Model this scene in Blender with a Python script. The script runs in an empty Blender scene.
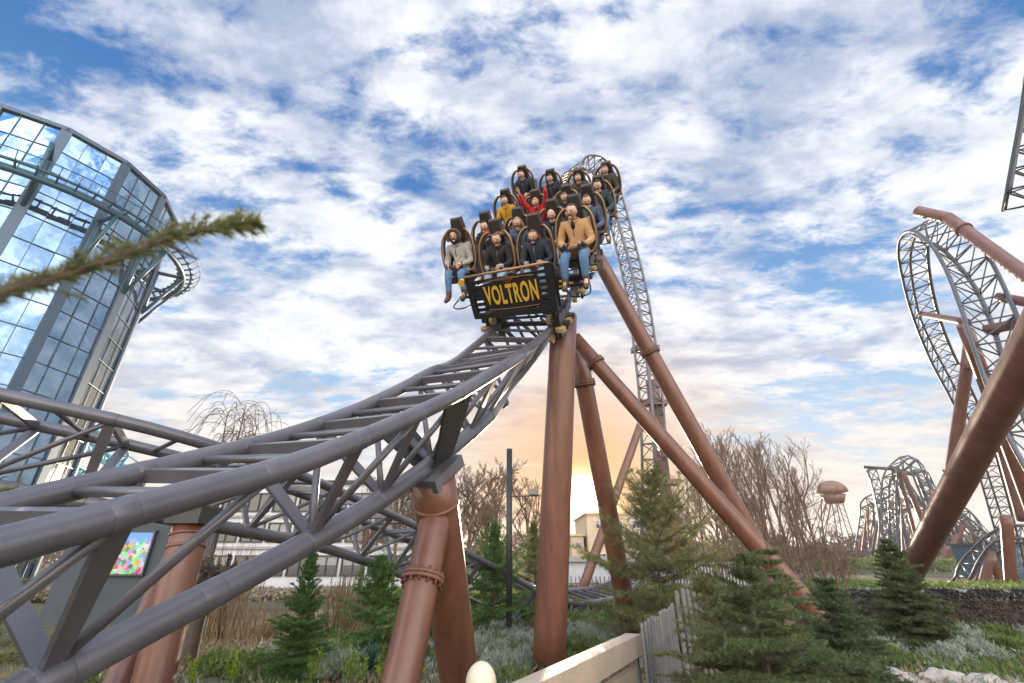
import bpy, bmesh, math, random
import numpy as np
from mathutils import Vector, Matrix
random.seed(7); RNG = np.random.default_rng(11)
sc = bpy.context.scene
col = sc.collection
R = math.radians
PITCH = R(25.7); F = 455.0; EYE = 1.6
CP, SP = math.cos(PITCH), math.sin(PITCH)
V = lambda *a: np.array(a, float)
def at(px, py, d):                       # measured point: pixel + distance along the view axis, in metres
    x = (px-512)/F*d; v = (341.5-py)/F*d
    return V(x, d*CP-v*SP, EYE+d*SP+v*CP)
def atY(px, py, Y):
    x = (px-512)/F; v = (341.5-py)/F
    k = Y/(CP-v*SP)
    return V(x*k, Y, EYE+k*(SP+v*CP))
def gnd(px, py, z=0.0):
    x = (px-512)/F; v = (341.5-py)/F
    k = (z-EYE)/(SP+v*CP)
    return V(x*k, k*(CP-v*SP), z)
def nrm(a): a = np.asarray(a, float); return a/(np.linalg.norm(a)+1e-12)

# ------------------------------------------------------------------ materials
def mat(name, base, rough=.6, metal=0., var=.25, scale=6., bump=0., bscale=40., dark=None, spec=.5, coat=0., trans=0., sub=0., streak=False, alpha=1.):
    m = bpy.data.materials.new(name); m.use_nodes = True
    nt = m.node_tree; N = nt.nodes; L = nt.links
    b = N['Principled BSDF']
    b.inputs['Roughness'].default_value = rough; b.inputs['Metallic'].default_value = metal
    b.inputs['Specular IOR Level'].default_value = spec
    b.inputs['Coat Weight'].default_value = coat
    tc = N.new('ShaderNodeTexCoord')
    n = N.new('ShaderNodeTexNoise'); n.inputs['Scale'].default_value = scale; n.inputs['Detail'].default_value = 6; n.inputs['Roughness'].default_value = .65
    if streak:
        mp = N.new('ShaderNodeMapping'); mp.inputs['Scale'].default_value = (1, 1, .12)
        L.new(tc.outputs['Object'], mp.inputs[0]); L.new(mp.outputs[0], n.inputs['Vector'])
    else:
        L.new(tc.outputs['Object'], n.inputs['Vector'])
    r = N.new('ShaderNodeValToRGB'); r.color_ramp.elements[0].position = .3; r.color_ramp.elements[1].position = .7
    base = tuple(base); dk = tuple(dark) if dark else tuple(c*(1-var) for c in base)
    r.color_ramp.elements[0].color = (*dk, 1); r.color_ramp.elements[1].color = (*tuple(min(1, c*(1+var*.6)) for c in base), 1)
    L.new(n.outputs['Fac'], r.inputs[0]); L.new(r.outputs[0], b.inputs['Base Color'])
    rr = N.new('ShaderNodeMapRange'); rr.inputs['To Min'].default_value = max(.03, rough-.1); rr.inputs['To Max'].default_value = min(1, rough+.12)
    L.new(n.outputs['Fac'], rr.inputs[0]); L.new(rr.outputs[0], b.inputs['Roughness'])
    if bump:
        n2 = N.new('ShaderNodeTexNoise'); n2.inputs['Scale'].default_value = bscale; n2.inputs['Detail'].default_value = 5
        L.new(tc.outputs['Object'], n2.inputs['Vector'])
        bp = N.new('ShaderNodeBump'); bp.inputs['Strength'].default_value = bump; bp.inputs['Distance'].default_value = .02
        L.new(n2.outputs['Fac'], bp.inputs['Height']); L.new(bp.outputs[0], b.inputs['Normal'])
    if trans:                              # leaves: let light through
        t = N.new('ShaderNodeBsdfTranslucent'); mx = N.new('ShaderNodeMixShader'); mx.inputs[0].default_value = trans
        L.new(r.outputs[0], t.inputs[0]); L.new(b.outputs[0], mx.inputs[1]); L.new(t.outputs[0], mx.inputs[2])
        L.new(mx.outputs[0], N['Material Output'].inputs['Surface'])
    return m
M = dict(
 rail=mat('grey_track_paint', (.105,.102,.12), .30, var=.24, scale=2.2, bump=.08, bscale=90, coat=.25),
 rail2=mat('pale_grey_track_paint', (.10,.11,.135), .42, var=.2, scale=2),
 brown=mat('red_brown_column_paint', (.175,.072,.046), .38, var=.34, scale=6.5, bump=.08, bscale=60, coat=.12, streak=True),
 pink=mat('faded_brown_column_paint', (.19,.092,.072), .40, var=.34, scale=5., coat=.08, streak=True),
 black=mat('black_paint', (.018,.018,.02), .45, var=.3, scale=9),
 seat=mat('dark_brown_seat', (.045,.03,.026), .55, var=.35, scale=14),
 gold=mat('tan_gold_tube', (.36,.21,.10), .38, metal=.35, var=.2, scale=12),
 letter=mat('yellow_letter_paint', (.75,.48,.06), .45, var=.12, scale=20),
 copper=mat('copper_trim', (.35,.14,.06), .4, metal=.5, var=.25, scale=20),
 steel=mat('dull_steel', (.25,.24,.24), .4, metal=.7, var=.3, scale=20),
 rubber=mat('wheel_polyurethane', (.5,.36,.16), .5, var=.2),
 dark_steel=mat('dark_steel', (.045,.05,.05), .45, var=.3, scale=10, metal=.2),
 teal=mat('teal_steel_paint', (.02,.085,.13), .4, var=.2, scale=3),
 cyan=mat('cyan_steel_paint', (.10,.40,.52), .4, var=.2, scale=3),
 mullion=mat('blue_grey_mullion', (.06,.10,.15), .4, metal=.3, var=.15),
 bark=mat('bark', (.10,.075,.055), .9, var=.4, scale=12, bump=.4, bscale=30),
 bark_red=mat('winter_twigs', (.17,.115,.075), .9, var=.3, scale=3),
 bark_pale=mat('pale_twigs', (.30,.24,.17), .9, var=.3, scale=5),
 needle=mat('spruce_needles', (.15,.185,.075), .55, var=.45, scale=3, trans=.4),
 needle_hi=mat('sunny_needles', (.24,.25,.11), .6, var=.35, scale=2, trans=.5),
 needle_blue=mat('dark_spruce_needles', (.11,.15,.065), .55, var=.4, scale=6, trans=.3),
 needle_fresh=mat('cypress_green', (.11,.21,.055), .6, var=.4, scale=7, trans=.35),
 leaf=mat('shrub_leaves', (.17,.23,.06), .55, var=.45, scale=3, trans=.45),
 leaf_y=mat('yellow_green_leaves', (.32,.44,.03), .5, var=.3, scale=8, trans=.45),
 leaf_g=mat('silver_leaves', (.34,.38,.30), .8, var=.3, scale=6, trans=.25),
 leaf_p=mat('dark_hedge_leaves', (.06,.05,.042), .45, var=.4, scale=7, trans=.1),
 leaf_t=mat('tan_dry_stems', (.33,.24,.14), .8, var=.3, scale=7, trans=.3),
 yucca=mat('yucca_leaves', (.035,.10,.065), .45, var=.3, scale=5, trans=.15),
 wood=mat('cream_painted_timber', (.50,.40,.30), .6, var=.14, scale=4, bump=.25, bscale=50),
 picket=mat('weathered_grey_timber', (.20,.19,.185), .8, var=.3, scale=8, bump=.4, bscale=40, streak=True),
 cream=mat('cream_enamel', (.72,.64,.47), .35, var=.05),
 rock=mat('pale_limestone', (.46,.41,.36), .85, var=.35, scale=3, bump=.8, bscale=9),
 white=mat('white_render', (.62,.63,.66), .7, var=.08, scale=1),
 cream_wall=mat('cream_render', (.62,.48,.32), .75, var=.08, scale=1),
 slate=mat('slate_blue_wall', (.05,.065,.08), .7, var=.2, scale=2),
 window=mat('dark_window_glass', (.05,.06,.07), .12, var=.3, scale=.7, spec=.8),
 curtain=mat('grey_blind', (.35,.34,.33), .7, var=.2, scale=4),
 roof=mat('brown_roof', (.22,.13,.09), .7, var=.2, scale=3),
 skin=mat('skin', (.62,.38,.29), .5, var=.08, scale=20),
 lips=mat('open_mouth', (.09,.02,.02), .5, var=.1), eye=mat('dark_eye', (.03,.02,.02), .3, var=.1),
 denim=mat('blue_denim', (.10,.20,.36), .85, var=.25, scale=25, bump=.9, bscale=13), denim_l=mat('pale_denim', (.25,.38,.52), .85, var=.2, scale=25, bump=.9, bscale=13),
 navy=mat('navy_cloth', (.018,.028,.05), .8, var=.3, scale=20, bump=.9, bscale=13), blackc=mat('black_cloth', (.014,.014,.017), .8, var=.3, scale=20, bump=.9, bscale=13),
 greyc=mat('grey_quilted_cloth', (.36,.34,.32), .8, var=.25, scale=16, bump=.9, bscale=13), camel=mat('camel_wool', (.50,.29,.14), .85, var=.15, scale=20, bump=.9, bscale=13),
 yellow=mat('mustard_cloth', (.60,.32,.02), .8, var=.15, scale=20, bump=.9, bscale=13), red=mat('red_cloth', (.60,.02,.03), .75, var=.15, scale=20, bump=.9, bscale=13),
 olive=mat('dark_olive_cloth', (.06,.055,.045), .8, var=.3, scale=20, bump=.9, bscale=13), teal_c=mat('dark_teal_cloth', (.03,.06,.075), .8, var=.3, scale=20, bump=.9, bscale=13), blue_c=mat('dusty_blue_cloth', (.07,.11,.19), .8, var=.25, scale=20, bump=.9, bscale=13),
 hair_d=mat('dark_hair', (.03,.018,.012), .6, var=.4, scale=30), hair_b=mat('brown_hair', (.12,.065,.035), .6, var=.4, scale=30), hair_f=mat('fair_hair', (.33,.21,.11), .6, var=.3, scale=30), hair_g=mat('grey_hair', (.25,.23,.22), .6, var=.3, scale=30),
 fur=mat('fur_trim', (.12,.085,.06), .95, var=.5, scale=60, bump=.8, bscale=80), boot=mat('brown_leather', (.09,.045,.025), .5, var=.3, scale=12),
)
def glass_mat():
    m = bpy.data.materials.new('mirror_glass_panels'); m.use_nodes = True
    nt = m.node_tree; N = nt.nodes; L = nt.links; b = N['Principled BSDF']
    tc = N.new('ShaderNodeTexCoord')
    n = N.new('ShaderNodeTexNoise'); n.inputs['Scale'].default_value = .45; n.inputs['Detail'].default_value = 4; L.new(tc.outputs['Object'], n.inputs[0])
    r = N.new('ShaderNodeValToRGB'); r.color_ramp.elements[0].position=.35; r.color_ramp.elements[1].position=.65
    r.color_ramp.elements[0].color=(.16,.26,.38,1); r.color_ramp.elements[1].color=(.30,.42,.55,1)
    L.new(n.outputs[0], r.inputs[0])
    w = N.new('ShaderNodeTexWave'); w.bands_direction='DIAGONAL'; w.inputs['Scale'].default_value=3.2; w.inputs['Distortion'].default_value=.5
    mp = N.new('ShaderNodeMapping'); mp.inputs['Scale'].default_value=(1,1,.0); L.new(tc.outputs['Object'], mp.inputs[0]); L.new(mp.outputs[0], w.inputs[0])
    mx = N.new('ShaderNodeMix'); mx.data_type='RGBA'; mx.inputs[0].default_value=.10; mx.blend_type='MULTIPLY'
    L.new(r.outputs[0], mx.inputs[6]); L.new(w.outputs[0], mx.inputs[7]); L.new(mx.outputs[2], b.inputs['Base Color'])
    b.inputs['Metallic'].default_value=.93; b.inputs['Roughness'].default_value=.025
    bp = N.new('ShaderNodeBump'); bp.inputs['Strength'].default_value=.07; bp.inputs['Distance'].default_value=.3
    n2 = N.new('ShaderNodeTexNoise'); n2.inputs['Scale'].default_value=.6; L.new(tc.outputs['Object'], n2.inputs[0]); L.new(n2.outputs[0], bp.inputs['Height']); L.new(bp.outputs[0], b.inputs['Normal'])
    return m
M['glass'] = glass_mat()
def poster_mat():
    m = bpy.data.materials.new('colourful_abstract_print'); m.use_nodes = True
    nt = m.node_tree; N = nt.nodes; L = nt.links; b = N['Principled BSDF']; b.inputs['Roughness'].default_value=.4
    tc = N.new('ShaderNodeTexCoord'); v = N.new('ShaderNodeTexVoronoi'); v.inputs['Scale'].default_value=8.5; L.new(tc.outputs['Object'], v.inputs[0])
    h = N.new('ShaderNodeHueSaturation'); h.inputs['Saturation'].default_value=1.0; h.inputs['Value'].default_value=.75
    L.new(v.outputs['Color'], h.inputs['Color'])
    sep = N.new('ShaderNodeSeparateXYZ'); L.new(tc.outputs['Object'], sep.inputs[0])
    r = N.new('ShaderNodeMapRange'); r.inputs['From Min'].default_value=2.0; r.inputs['From Max'].default_value=2.25; L.new(sep.outputs[2], r.inputs[0])
    mx = N.new('ShaderNodeMix'); mx.data_type='RGBA'; L.new(r.outputs[0], mx.inputs[0]); L.new(h.outputs[0], mx.inputs[6]); mx.inputs[7].default_value=(.12,.33,.72,1)
    L.new(mx.outputs[2], b.inputs['Base Color']); return m
M['poster'] = poster_mat()

# ------------------------------------------------------------------ mesh builder
class MB:
    def __init__(s): s.v=[]; s.f=[]; s.sm=[]; s.mi=[]; s.n=0; s.tv=[]; s.tn=0
    def add(s, verts, faces, smooth=False, mi=0):
        o=s.n; s.v.append(np.asarray(verts,float)); s.n+=len(verts)
        s.f += [tuple(i+o for i in f) for f in faces]; s.sm += [smooth]*len(faces); s.mi += [mi]*len(faces)
        return s
    def tube(s, path, r, n=10, smooth=True, cap=True, mi=0, closed=False):
        P=np.asarray(path,float); m=len(P); rr=np.broadcast_to(np.asarray(r,float),(m,))
        T=np.gradient(P,axis=0) if not closed else np.roll(P,-1,0)-np.roll(P,1,0)
        T/=np.linalg.norm(T,axis=1)[:,None]+1e-12
        a=np.array([0,0,1.]) if abs(T[0][2])<.9 else np.array([1.,0,0])
        x=nrm(np.cross(T[0],a)); rings=[]
        for i in range(m):
            x=nrm(x-T[i]*np.dot(x,T[i])); y=np.cross(T[i],x)
            an=np.arange(n)*2*np.pi/n
            rings.append(P[i]+rr[i]*(np.cos(an)[:,None]*x+np.sin(an)[:,None]*y))
        o=s.n; s.v.append(np.concatenate(rings)); s.n+=m*n
        k=m if closed else m-1
        for i in range(k):
            j=(i+1)%m
            for q in range(n):
                w=(q+1)%n
                s.f.append((o+i*n+q,o+i*n+w,o+j*n+w,o+j*n+q)); s.sm.append(smooth); s.mi.append(mi)
        if cap and not closed:
            s.f.append(tuple(o+q for q in range(n))[::-1]); s.f.append(tuple(o+(m-1)*n+q for q in range(n))); s.sm+=[False]*2; s.mi+=[mi]*2
        return s
    def bar(s, a, b, w, h, up=(0,0,1), taper=1., mi=0):      # box bar from a to b
        a=np.asarray(a,float); b=np.asarray(b,float); t=nrm(b-a); x=np.cross(t,up)
        if np.linalg.norm(x)<1e-3: x=np.cross(t,(1,0,0))
        x=nrm(x); y=np.cross(x,t); vs=[]
        for p,k in((a,1),(b,taper)):
            for sx,sy in((-1,-1),(1,-1),(1,1),(-1,1)): vs.append(p+x*sx*w/2*k+y*sy*h/2)
        return s.add(vs,[(3,2,1,0),(4,5,6,7),(0,1,5,4),(1,2,6,5),(2,3,7,6),(3,0,4,7)],mi=mi)
    def box(s, c, size, rz=0, mi=0):
        c=np.asarray(c,float); hx,hy,hz=[q/2 for q in size]; ca,sa=math.cos(rz),math.sin(rz); vs=[]
        for z in(-hz,hz):
            for x,y in((-hx,-hy),(hx,-hy),(hx,hy),(-hx,hy)): vs.append(c+V(x*ca-y*sa,x*sa+y*ca,z))
        return s.add(vs,[(3,2,1,0),(4,5,6,7),(0,1,5,4),(1,2,6,5),(2,3,7,6),(3,0,4,7)],mi=mi)
    def ell(s, c, rad, n=12, m=8, A=None, mi=0, fn=None):
        c=np.asarray(c,float); vs=[]; A=np.eye(3) if A is None else A
        for i in range(m+1):
            th=np.pi*i/m
            for j in range(n):
                ph=2*np.pi*j/n; p=V(math.sin(th)*math.cos(ph),math.sin(th)*math.sin(ph),math.cos(th))
                q=p*np.asarray(rad)*(fn(p) if fn else 1.); vs.append(c+q@A)
        fs=[(i*n+j,(i+1)*n+j,(i+1)*n+(j+1)%n,i*n+(j+1)%n) for i in range(m) for j in range(n)]
        return s.add(vs,fs,smooth=True,mi=mi)
    def segs(s, P0, P1, r0, r1):          # many thin three-sided twigs at once, as loose triangles
        P0=np.asarray(P0,float);P1=np.asarray(P1,float);D=P1-P0;D/=np.linalg.norm(D,axis=1,keepdims=True)+1e-9
        X=np.cross(D,np.array([.3,.5,.81]));X/=np.linalg.norm(X,axis=1,keepdims=True)+1e-9;Y=np.cross(D,X); r0=np.asarray(r0,float)[:,None];r1=np.asarray(r1,float)[:,None]
        T=[];c=[(math.cos(q),math.sin(q)) for q in (0,2.094,4.189)]
        a=[P0+(X*u+Y*v)*r0 for u,v in c];b=[P1+(X*u+Y*v)*r1 for u,v in c]
        for i in range(3):
            j=(i+1)%3; T.append(np.stack([a[i],a[j],b[j]],1)); T.append(np.stack([a[i],b[j],b[i]],1))
        return s.tris(np.concatenate(T))
    def tris(s, T):                       # (k,3,3) array of loose triangles
        s.tv.append(np.asarray(T,np.float32).reshape(-1,3)); s.tn+=len(T); return s
    def put_w(s,W,off,name,material,parent):
        s.v=[W(v+off) for v in s.v]; return s.build(name,material,parent)
    def build(s, name, material, parent=None, xf=None):
        me=bpy.data.meshes.new(name)
        vv=np.concatenate(s.v) if s.v else np.zeros((0,3))
        tv=np.concatenate(s.tv) if s.tv else np.zeros((0,3))
        allv=np.concatenate([vv,tv]).astype(np.float32)
        me.vertices.add(len(allv)); me.vertices.foreach_set('co',allv.ravel())
        lens=[len(f) for f in s.f]; loops=[i for f in s.f for i in f]
        nt=len(tv)//3
        loops=np.concatenate([np.array(loops,np.int32),np.arange(len(tv),dtype=np.int32)+len(vv)])
        lens=np.concatenate([np.array(lens,np.int32),np.full(nt,3,np.int32)])
        starts=np.concatenate([[0],np.cumsum(lens)[:-1]]).astype(np.int32)
        me.loops.add(len(loops)); me.loops.foreach_set('vertex_index',loops)
        me.polygons.add(len(lens)); me.polygons.foreach_set('loop_start',starts); me.polygons.foreach_set('loop_total',lens)
        me.polygons.foreach_set('use_smooth',np.array(list(s.sm)+[False]*nt,bool))
        me.polygons.foreach_set('material_index',np.array(list(s.mi)+[0]*nt,np.int32))
        me.update(calc_edges=True); me.validate()
        for mm in (material if isinstance(material,(list,tuple)) else [material]): me.materials.append(mm)
        o=bpy.data.objects.new(name,me); col.objects.link(o)
        if parent: o.parent=parent; o.matrix_parent_inverse=Matrix.Identity(4)
        if xf is not None: o.matrix_local=xf
        elif parent is not None and parent.parent is None: o.matrix_local=parent.matrix_basis.inverted()
        return o
def tag(o, label=None, cat=None, group=None, kind=None):
    if label: o['label']=label
    if cat: o['category']=cat
    if group: o['group']=group
    if kind: o['kind']=kind
    return o
def empty(name, loc, label, cat, group=None):
    o=bpy.data.objects.new(name,None); col.objects.link(o); o.location=tuple(loc); o.empty_display_size=.2
    o.matrix_basis=Matrix.Translation(Vector(tuple(float(q) for q in loc)))
    return tag(o,label,cat,group)
# children built in world coordinates are parented with the inverse offset (see MB.build)
def cr(P, t):
    P=np.asarray(P,float); n=len(P)-1; t=np.clip(np.asarray(t,float),0,n-1e-6); i=t.astype(int); f=(t-i)[:,None]
    def e(k):
        r=P[np.clip(k,0,n)].copy(); m=k<0; r[m]=2*P[0]-P[1]; m=k>n; r[m]=2*P[n]-P[n-1]; return r
    a,b,c,d=e(i-1),e(i),e(i+1),e(i+2)
    return .5*(2*b+(c-a)*f+(2*a-5*b+4*c-d)*f*f+(3*b-a-3*c+d)*f**3)
def smooth_path(P, k=8):
    return cr(P, np.linspace(0,len(P)-1,(len(P)-1)*k+1))

# ------------------------------------------------------------------ coaster track
def track_frames(C, U, step):
    C=np.asarray(C,float); U=np.asarray(U,float)
    tt=np.linspace(0,len(C)-1,len(C)*40); p=cr(C,tt); s=np.concatenate([[0],np.cumsum(np.linalg.norm(np.diff(p,axis=0),axis=1))])
    n=max(2,int(round(s[-1]/step))); ss=np.linspace(0,s[-1],n+1); t=np.interp(ss,s,tt)
    p=cr(C,t); h=.02; tg=cr(C,t+h)-cr(C,t-h); tg/=np.linalg.norm(tg,axis=1)[:,None]+1e-12
    u=cr(U,t); u=u-tg*np.sum(u*tg,1)[:,None]; u/=np.linalg.norm(u,axis=1)[:,None]; r=np.cross(tg,u)
    return p,tg,u,r
def track(root, C, U, g, h, step, rr, sr, mate, near=False, n=10, web=.04, split=None, tie_w=None, sub=4, nofar=False, open_bay=None):
    p,tg,u,r=track_frames(C,U,step/sub)
    Lr=p-r*g/2; Rr=p+r*g/2; S=p-u*h
    MB().tube(Lr,rr,n).build('rail',mate,root); MB().tube(Rr,rr,n).build('rail',mate,root)
    MB().tube(S,sr,n).build('spine_tube',mate,root)
    K=range(0,len(p),sub)
    if near:
        ties=[]; 
        for c,k in enumerate(K):
            if c>=near: break
            m=MB()
            a,b=Lr[k],Rr[k]
            m.bar(a+r[k]*rr*.6-u[k]*.02,b-r[k]*rr*.6-u[k]*.02,.06,.085,u[k])
            sv=S[k]-V(0,0,EYE); sx_=512+F*sv[0]/max(.1,sv[1]*CP+sv[2]*SP)
            bare_=open_bay and open_bay[0]<sx_<open_bay[1]
            for q,sg in(() if bare_ else ((a,1),(b,-1))):                       # tapered plates down to the spine
                m.bar(q-u[k]*rr*.5,S[k]+u[k]*sr*.6-r[k]*sg*sr*.3,.115,.032,np.cross(nrm(S[k]-q),tg[k]),taper=.75)
            for q in (a,b): m.tube([q-tg[k]*.05,q-tg[k]*.045,q+tg[k]*.045,q+tg[k]*.05],[rr*1.0,rr*1.025,rr*1.025,rr*1.0],n)
            m.tube([S[k]-tg[k]*.07,S[k]-tg[k]*.06,S[k]+tg[k]*.06,S[k]+tg[k]*.07],[sr,sr*1.025,sr*1.025,sr],n)
            m.build('tie_frame',mate,root)
            if k+sub<len(p):
                m=MB(); k2=k+sub; km=k+sub//2
                m.tube([Lr[km]-u[km]*.01,Rr[km]-u[km]*.01],.030,8)
                if not bare_:
                    m.tube(np.array([Rr[k2]-u[k2]*rr*.4,S[k]+u[k]*sr*.5]),.031,8)
                    m.tube(np.array([Lr[k2]-u[k2]*rr*.4,S[k]+u[k]*sr*.5]),.031,8)
                m.build('diagonal_brace',mate,root)
        K=[k for c,k in enumerate(K) if c>=near]
    if not nofar and len(list(K)):
        m=MB()
        for k in K:
            m.tube([Lr[k],Rr[k]],web,5); m.tube([Lr[k],S[k]],web,5); m.tube([Rr[k],S[k]],web,5)
            k2=k+sub
            if k2<len(p):
                m.tube([Lr[k2],S[k]],web*.8,4); m.tube([Rr[k2],S[k]],web*.8,4)
                m.tube([Lr[k],Rr[k2]] ,web*.8,4)
        m.build('lattice',mate,root)
    return p,tg,u,r

def pipe(name, a, b, r, mate, label, cat='support column', r2=None, flange=(), ring=(), group=None, n=28, extra=None, foot=False):
    a=np.asarray(a,float); b=np.asarray(b,float)
    o=empty(name,a,label,cat,group); r2=r if r2 is None else r2
    MB().tube([a+(b-a)*t for t in np.linspace(0,1,9)],[r+(r2-r)*t for t in np.linspace(0,1,9)],n).build('shaft',mate,o)
    t=nrm(b-a); x=nrm(np.cross(t,(0,0,1.001))); y=np.cross(x,t)
    for q in flange:
        c=a+(b-a)*q; rq=r+(r2-r)*q; m=MB(); w=.045*rq/.2
        m.tube([c-t*w,c-t*w*.06],[rq*1.26]*2,n); m.tube([c+t*w*.06,c+t*w],[rq*1.26]*2,n)
        for k in range(14):
            an=k*2*math.pi/14; d=(x*math.cos(an)+y*math.sin(an))*rq*1.15
            m.tube([c-t*w*1.9+d,c+t*w*1.9+d],rq*.085,6)
        m.build('bolted_flange',mate,o)
    for q in ring:
        c=a+(b-a)*q; rq=(r+(r2-r)*q); MB().tube([c-t*.022,c-t*.01,c+t*.01,c+t*.022],[rq*1.01,rq*1.07,rq*1.07,rq*1.01],n).build('weld_ring',mate,o)
    if foot:
        MB().box((a[0],a[1],.04),(r*3.4,r*3.4,.12)).build('base_plate',mate,o)
    return o

# ------------------------------------------------------------------ camera, light, sky
cam=bpy.data.cameras.new('camera'); co=bpy.data.objects.new('camera',cam); col.objects.link(co)
cam.sensor_width=36; cam.lens=16; cam.clip_start=.05; cam.clip_end=3000
co.location=(0,0,EYE); co.rotation_euler=(math.pi/2+PITCH,0,0); sc.camera=co
cam.dof.use_dof=True; cam.dof.focus_distance=8.5; cam.dof.aperture_fstop=4.0
SUN_EL,SUN_AZ=R(5.9),R(8.4)
SUND=V(math.sin(SUN_AZ)*math.cos(SUN_EL),math.cos(SUN_AZ)*math.cos(SUN_EL),math.sin(SUN_EL))
sl=bpy.data.lights.new('sun','SUN'); sl.energy=4.8; sl.angle=R(.55); sl.color=(1,.80,.58)
so=bpy.data.objects.new('sun',sl); col.objects.link(so); so.rotation_euler=Vector(SUND).to_track_quat('Z','Y').to_euler()
w=bpy.data.worlds.new('World'); sc.world=w; w.use_nodes=True
nt=w.node_tree; N=nt.nodes; L=nt.links; N.clear()
def nd(t,**k):
    n=N.new(t)
    for a,b in k.items(): setattr(n,a,b)
    return n
def math_(op,a,b=None,c=None,clamp=False):
    n=nd('ShaderNodeMath',operation=op); n.use_clamp=clamp
    for i,x in enumerate((a,b,c)):
        if x is None: continue
        if isinstance(x,(int,float)): n.inputs[i].default_value=x
        else: L.new(x,n.inputs[i])
    return n.outputs[0]
def mixc(f,a,b,blend='MIX'):
    n=nd('ShaderNodeMix',data_type='RGBA',blend_type=blend)
    for i,x in ((0,f),(6,a),(7,b)):
        if isinstance(x,(int,float)): n.inputs[i].default_value=x
        elif isinstance(x,tuple): n.inputs[i].default_value=(*x,1)
        else: L.new(x,n.inputs[i])
    return n.outputs[2]
def ramp(f,a,b,lo=0.,hi=1.,smooth=True):
    n=nd('ShaderNodeMapRange'); n.interpolation_type='SMOOTHSTEP' if smooth else 'LINEAR'
    n.inputs['From Min'].default_value=a; n.inputs['From Max'].default_value=b; n.inputs['To Min'].default_value=lo; n.inputs['To Max'].default_value=hi
    L.new(f,n.inputs[0]); return n.outputs[0]
geo=nd('ShaderNodeTexCoord'); gen=geo.outputs['Generated']
sky=nd('ShaderNodeTexSky',sky_type='NISHITA'); sky.sun_disc=False; sky.sun_elevation=SUN_EL; sky.sun_rotation=SUN_AZ; sky.altitude=100; sky.air_density=1.; sky.dust_density=.6; sky.ozone_density=2.5
sep=nd('ShaderNodeSeparateXYZ'); L.new(gen,sep.inputs[0])
zc=math_('ADD',math_('MAXIMUM',sep.outputs[2],0.0),.16)
cx=math_('DIVIDE',sep.outputs[0],zc); cy=math_('DIVIDE',sep.outputs[1],zc)
cv=nd('ShaderNodeCombineXYZ'); L.new(cx,cv.inputs[0]); L.new(cy,cv.inputs[1])
def noise(scale,det,rough,rot,sx,sy,dist=0.,off=(0,0,0)):
    mp=nd('ShaderNodeMapping'); mp.inputs['Rotation'].default_value=(0,0,R(rot)); mp.inputs['Scale'].default_value=(sx,sy,1); mp.inputs['Location'].default_value=off
    L.new(cv.outputs[0],mp.inputs[0])
    n=nd('ShaderNodeTexNoise'); n.inputs['Scale'].default_value=scale; n.inputs['Detail'].default_value=det; n.inputs['Roughness'].default_value=rough; n.inputs['Distortion'].default_value=dist
    L.new(mp.outputs[0],n.inputs['Vector']); return n.outputs['Fac']
big=noise(.75,3,.5,30,1,1.3,.3,(3.1,1.7,0))
mid=noise(2.5,7,.60,35,.8,2.2,.25,(7.3,2.1,0))
fine=noise(7.5,6,.64,40,1,1.5,.25,(1.3,5.2,0))
shade=math_('ADD',math_('MULTIPLY',noise(1.5,6,.6,20,1,1.5,.4,(11.,4.,0)),.6),math_('MULTIPLY',noise(5.,6,.6,45,1,1.6,.2,(1.,9.,0)),.4))
cov=math_('ADD',math_('ADD',math_('MULTIPLY',big,.55),math_('MULTIPLY',mid,.5)),math_('MULTIPLY',fine,.42))
cov=math_('ADD',cov,ramp(sep.outputs[2],.15,.95,.055,-.035)); mask=ramp(cov,.625,.775)
dt=nd('ShaderNodeVectorMath',operation='DOT_PRODUCT'); L.new(gen,dt.inputs[0]); dt.inputs[1].default_value=tuple(SUND)
dot=math_('MAXIMUM',dt.outputs['Value'],0.)
glow=math_('POWER',dot,30.); core=math_('POWER',dot,260.); disc=math_('POWER',dot,1700.)
low=ramp(sep.outputs[2],.02,.42,1.,0.)
blue=mixc(1.,sky.outputs[0],(.055,.06,.06),'MULTIPLY')           # Nishita sky at strength 0.1
blue=mixc(1.,blue,mixc(ramp(sep.outputs[2],.05,.8),(.20,.40,.62),(.0,.095,.33)),'ADD')
ccol=mixc(ramp(shade,.38,.58),(.33,.41,.57),(.84,.86,.90))     # grey undersides, white tops
ccol=mixc(math_('MULTIPLY',low,.55),ccol,(.78,.72,.66))
ccol=mixc(math_('MULTIPLY',glow,.9),ccol,(.80,.50,.27))
skyc=mixc(mask,blue,ccol)
skyc=mixc(math_('MULTIPLY',low,ramp(cov,.3,.6,.25,.6)),skyc,(.68,.59,.50))
skyc=mixc(math_('MULTIPLY',math_('POWER',dot,42.),.8),skyc,(.74,.36,.11))
skyc=mixc(core,skyc,mixc(1.,(1.05,.52,.13),(1.,1.,1.),'MULTIPLY'))
skyc=mixc(disc,skyc,(34.,22.,10.))
back_fill=ramp(sep.outputs[1],.12,-.6,1.,4.4)  # added fill: sky overhead and behind the camera brightened to lift the foreground
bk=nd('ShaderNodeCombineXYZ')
for q in range(3): L.new(back_fill,bk.inputs[q])
skyc=mixc(1.,skyc,bk.outputs[0],'MULTIPLY'); skyc=mixc(ramp(sep.outputs[1],0.,-.6,0.,1.),skyc,mixc(1.,skyc,(1.12,1.,.84),'MULTIPLY'))  # apply the added fill, with a warm tint behind the camera
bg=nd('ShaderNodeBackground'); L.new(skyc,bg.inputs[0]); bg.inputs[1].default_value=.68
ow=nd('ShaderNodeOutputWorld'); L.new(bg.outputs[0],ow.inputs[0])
w.cycles.sampling_method='MANUAL'; w.cycles.sample_map_resolution=1024
sc.view_settings.view_transform='Standard'; sc.view_settings.look='None'; sc.view_settings.exposure=.85; sc.view_settings.gamma=1
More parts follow.
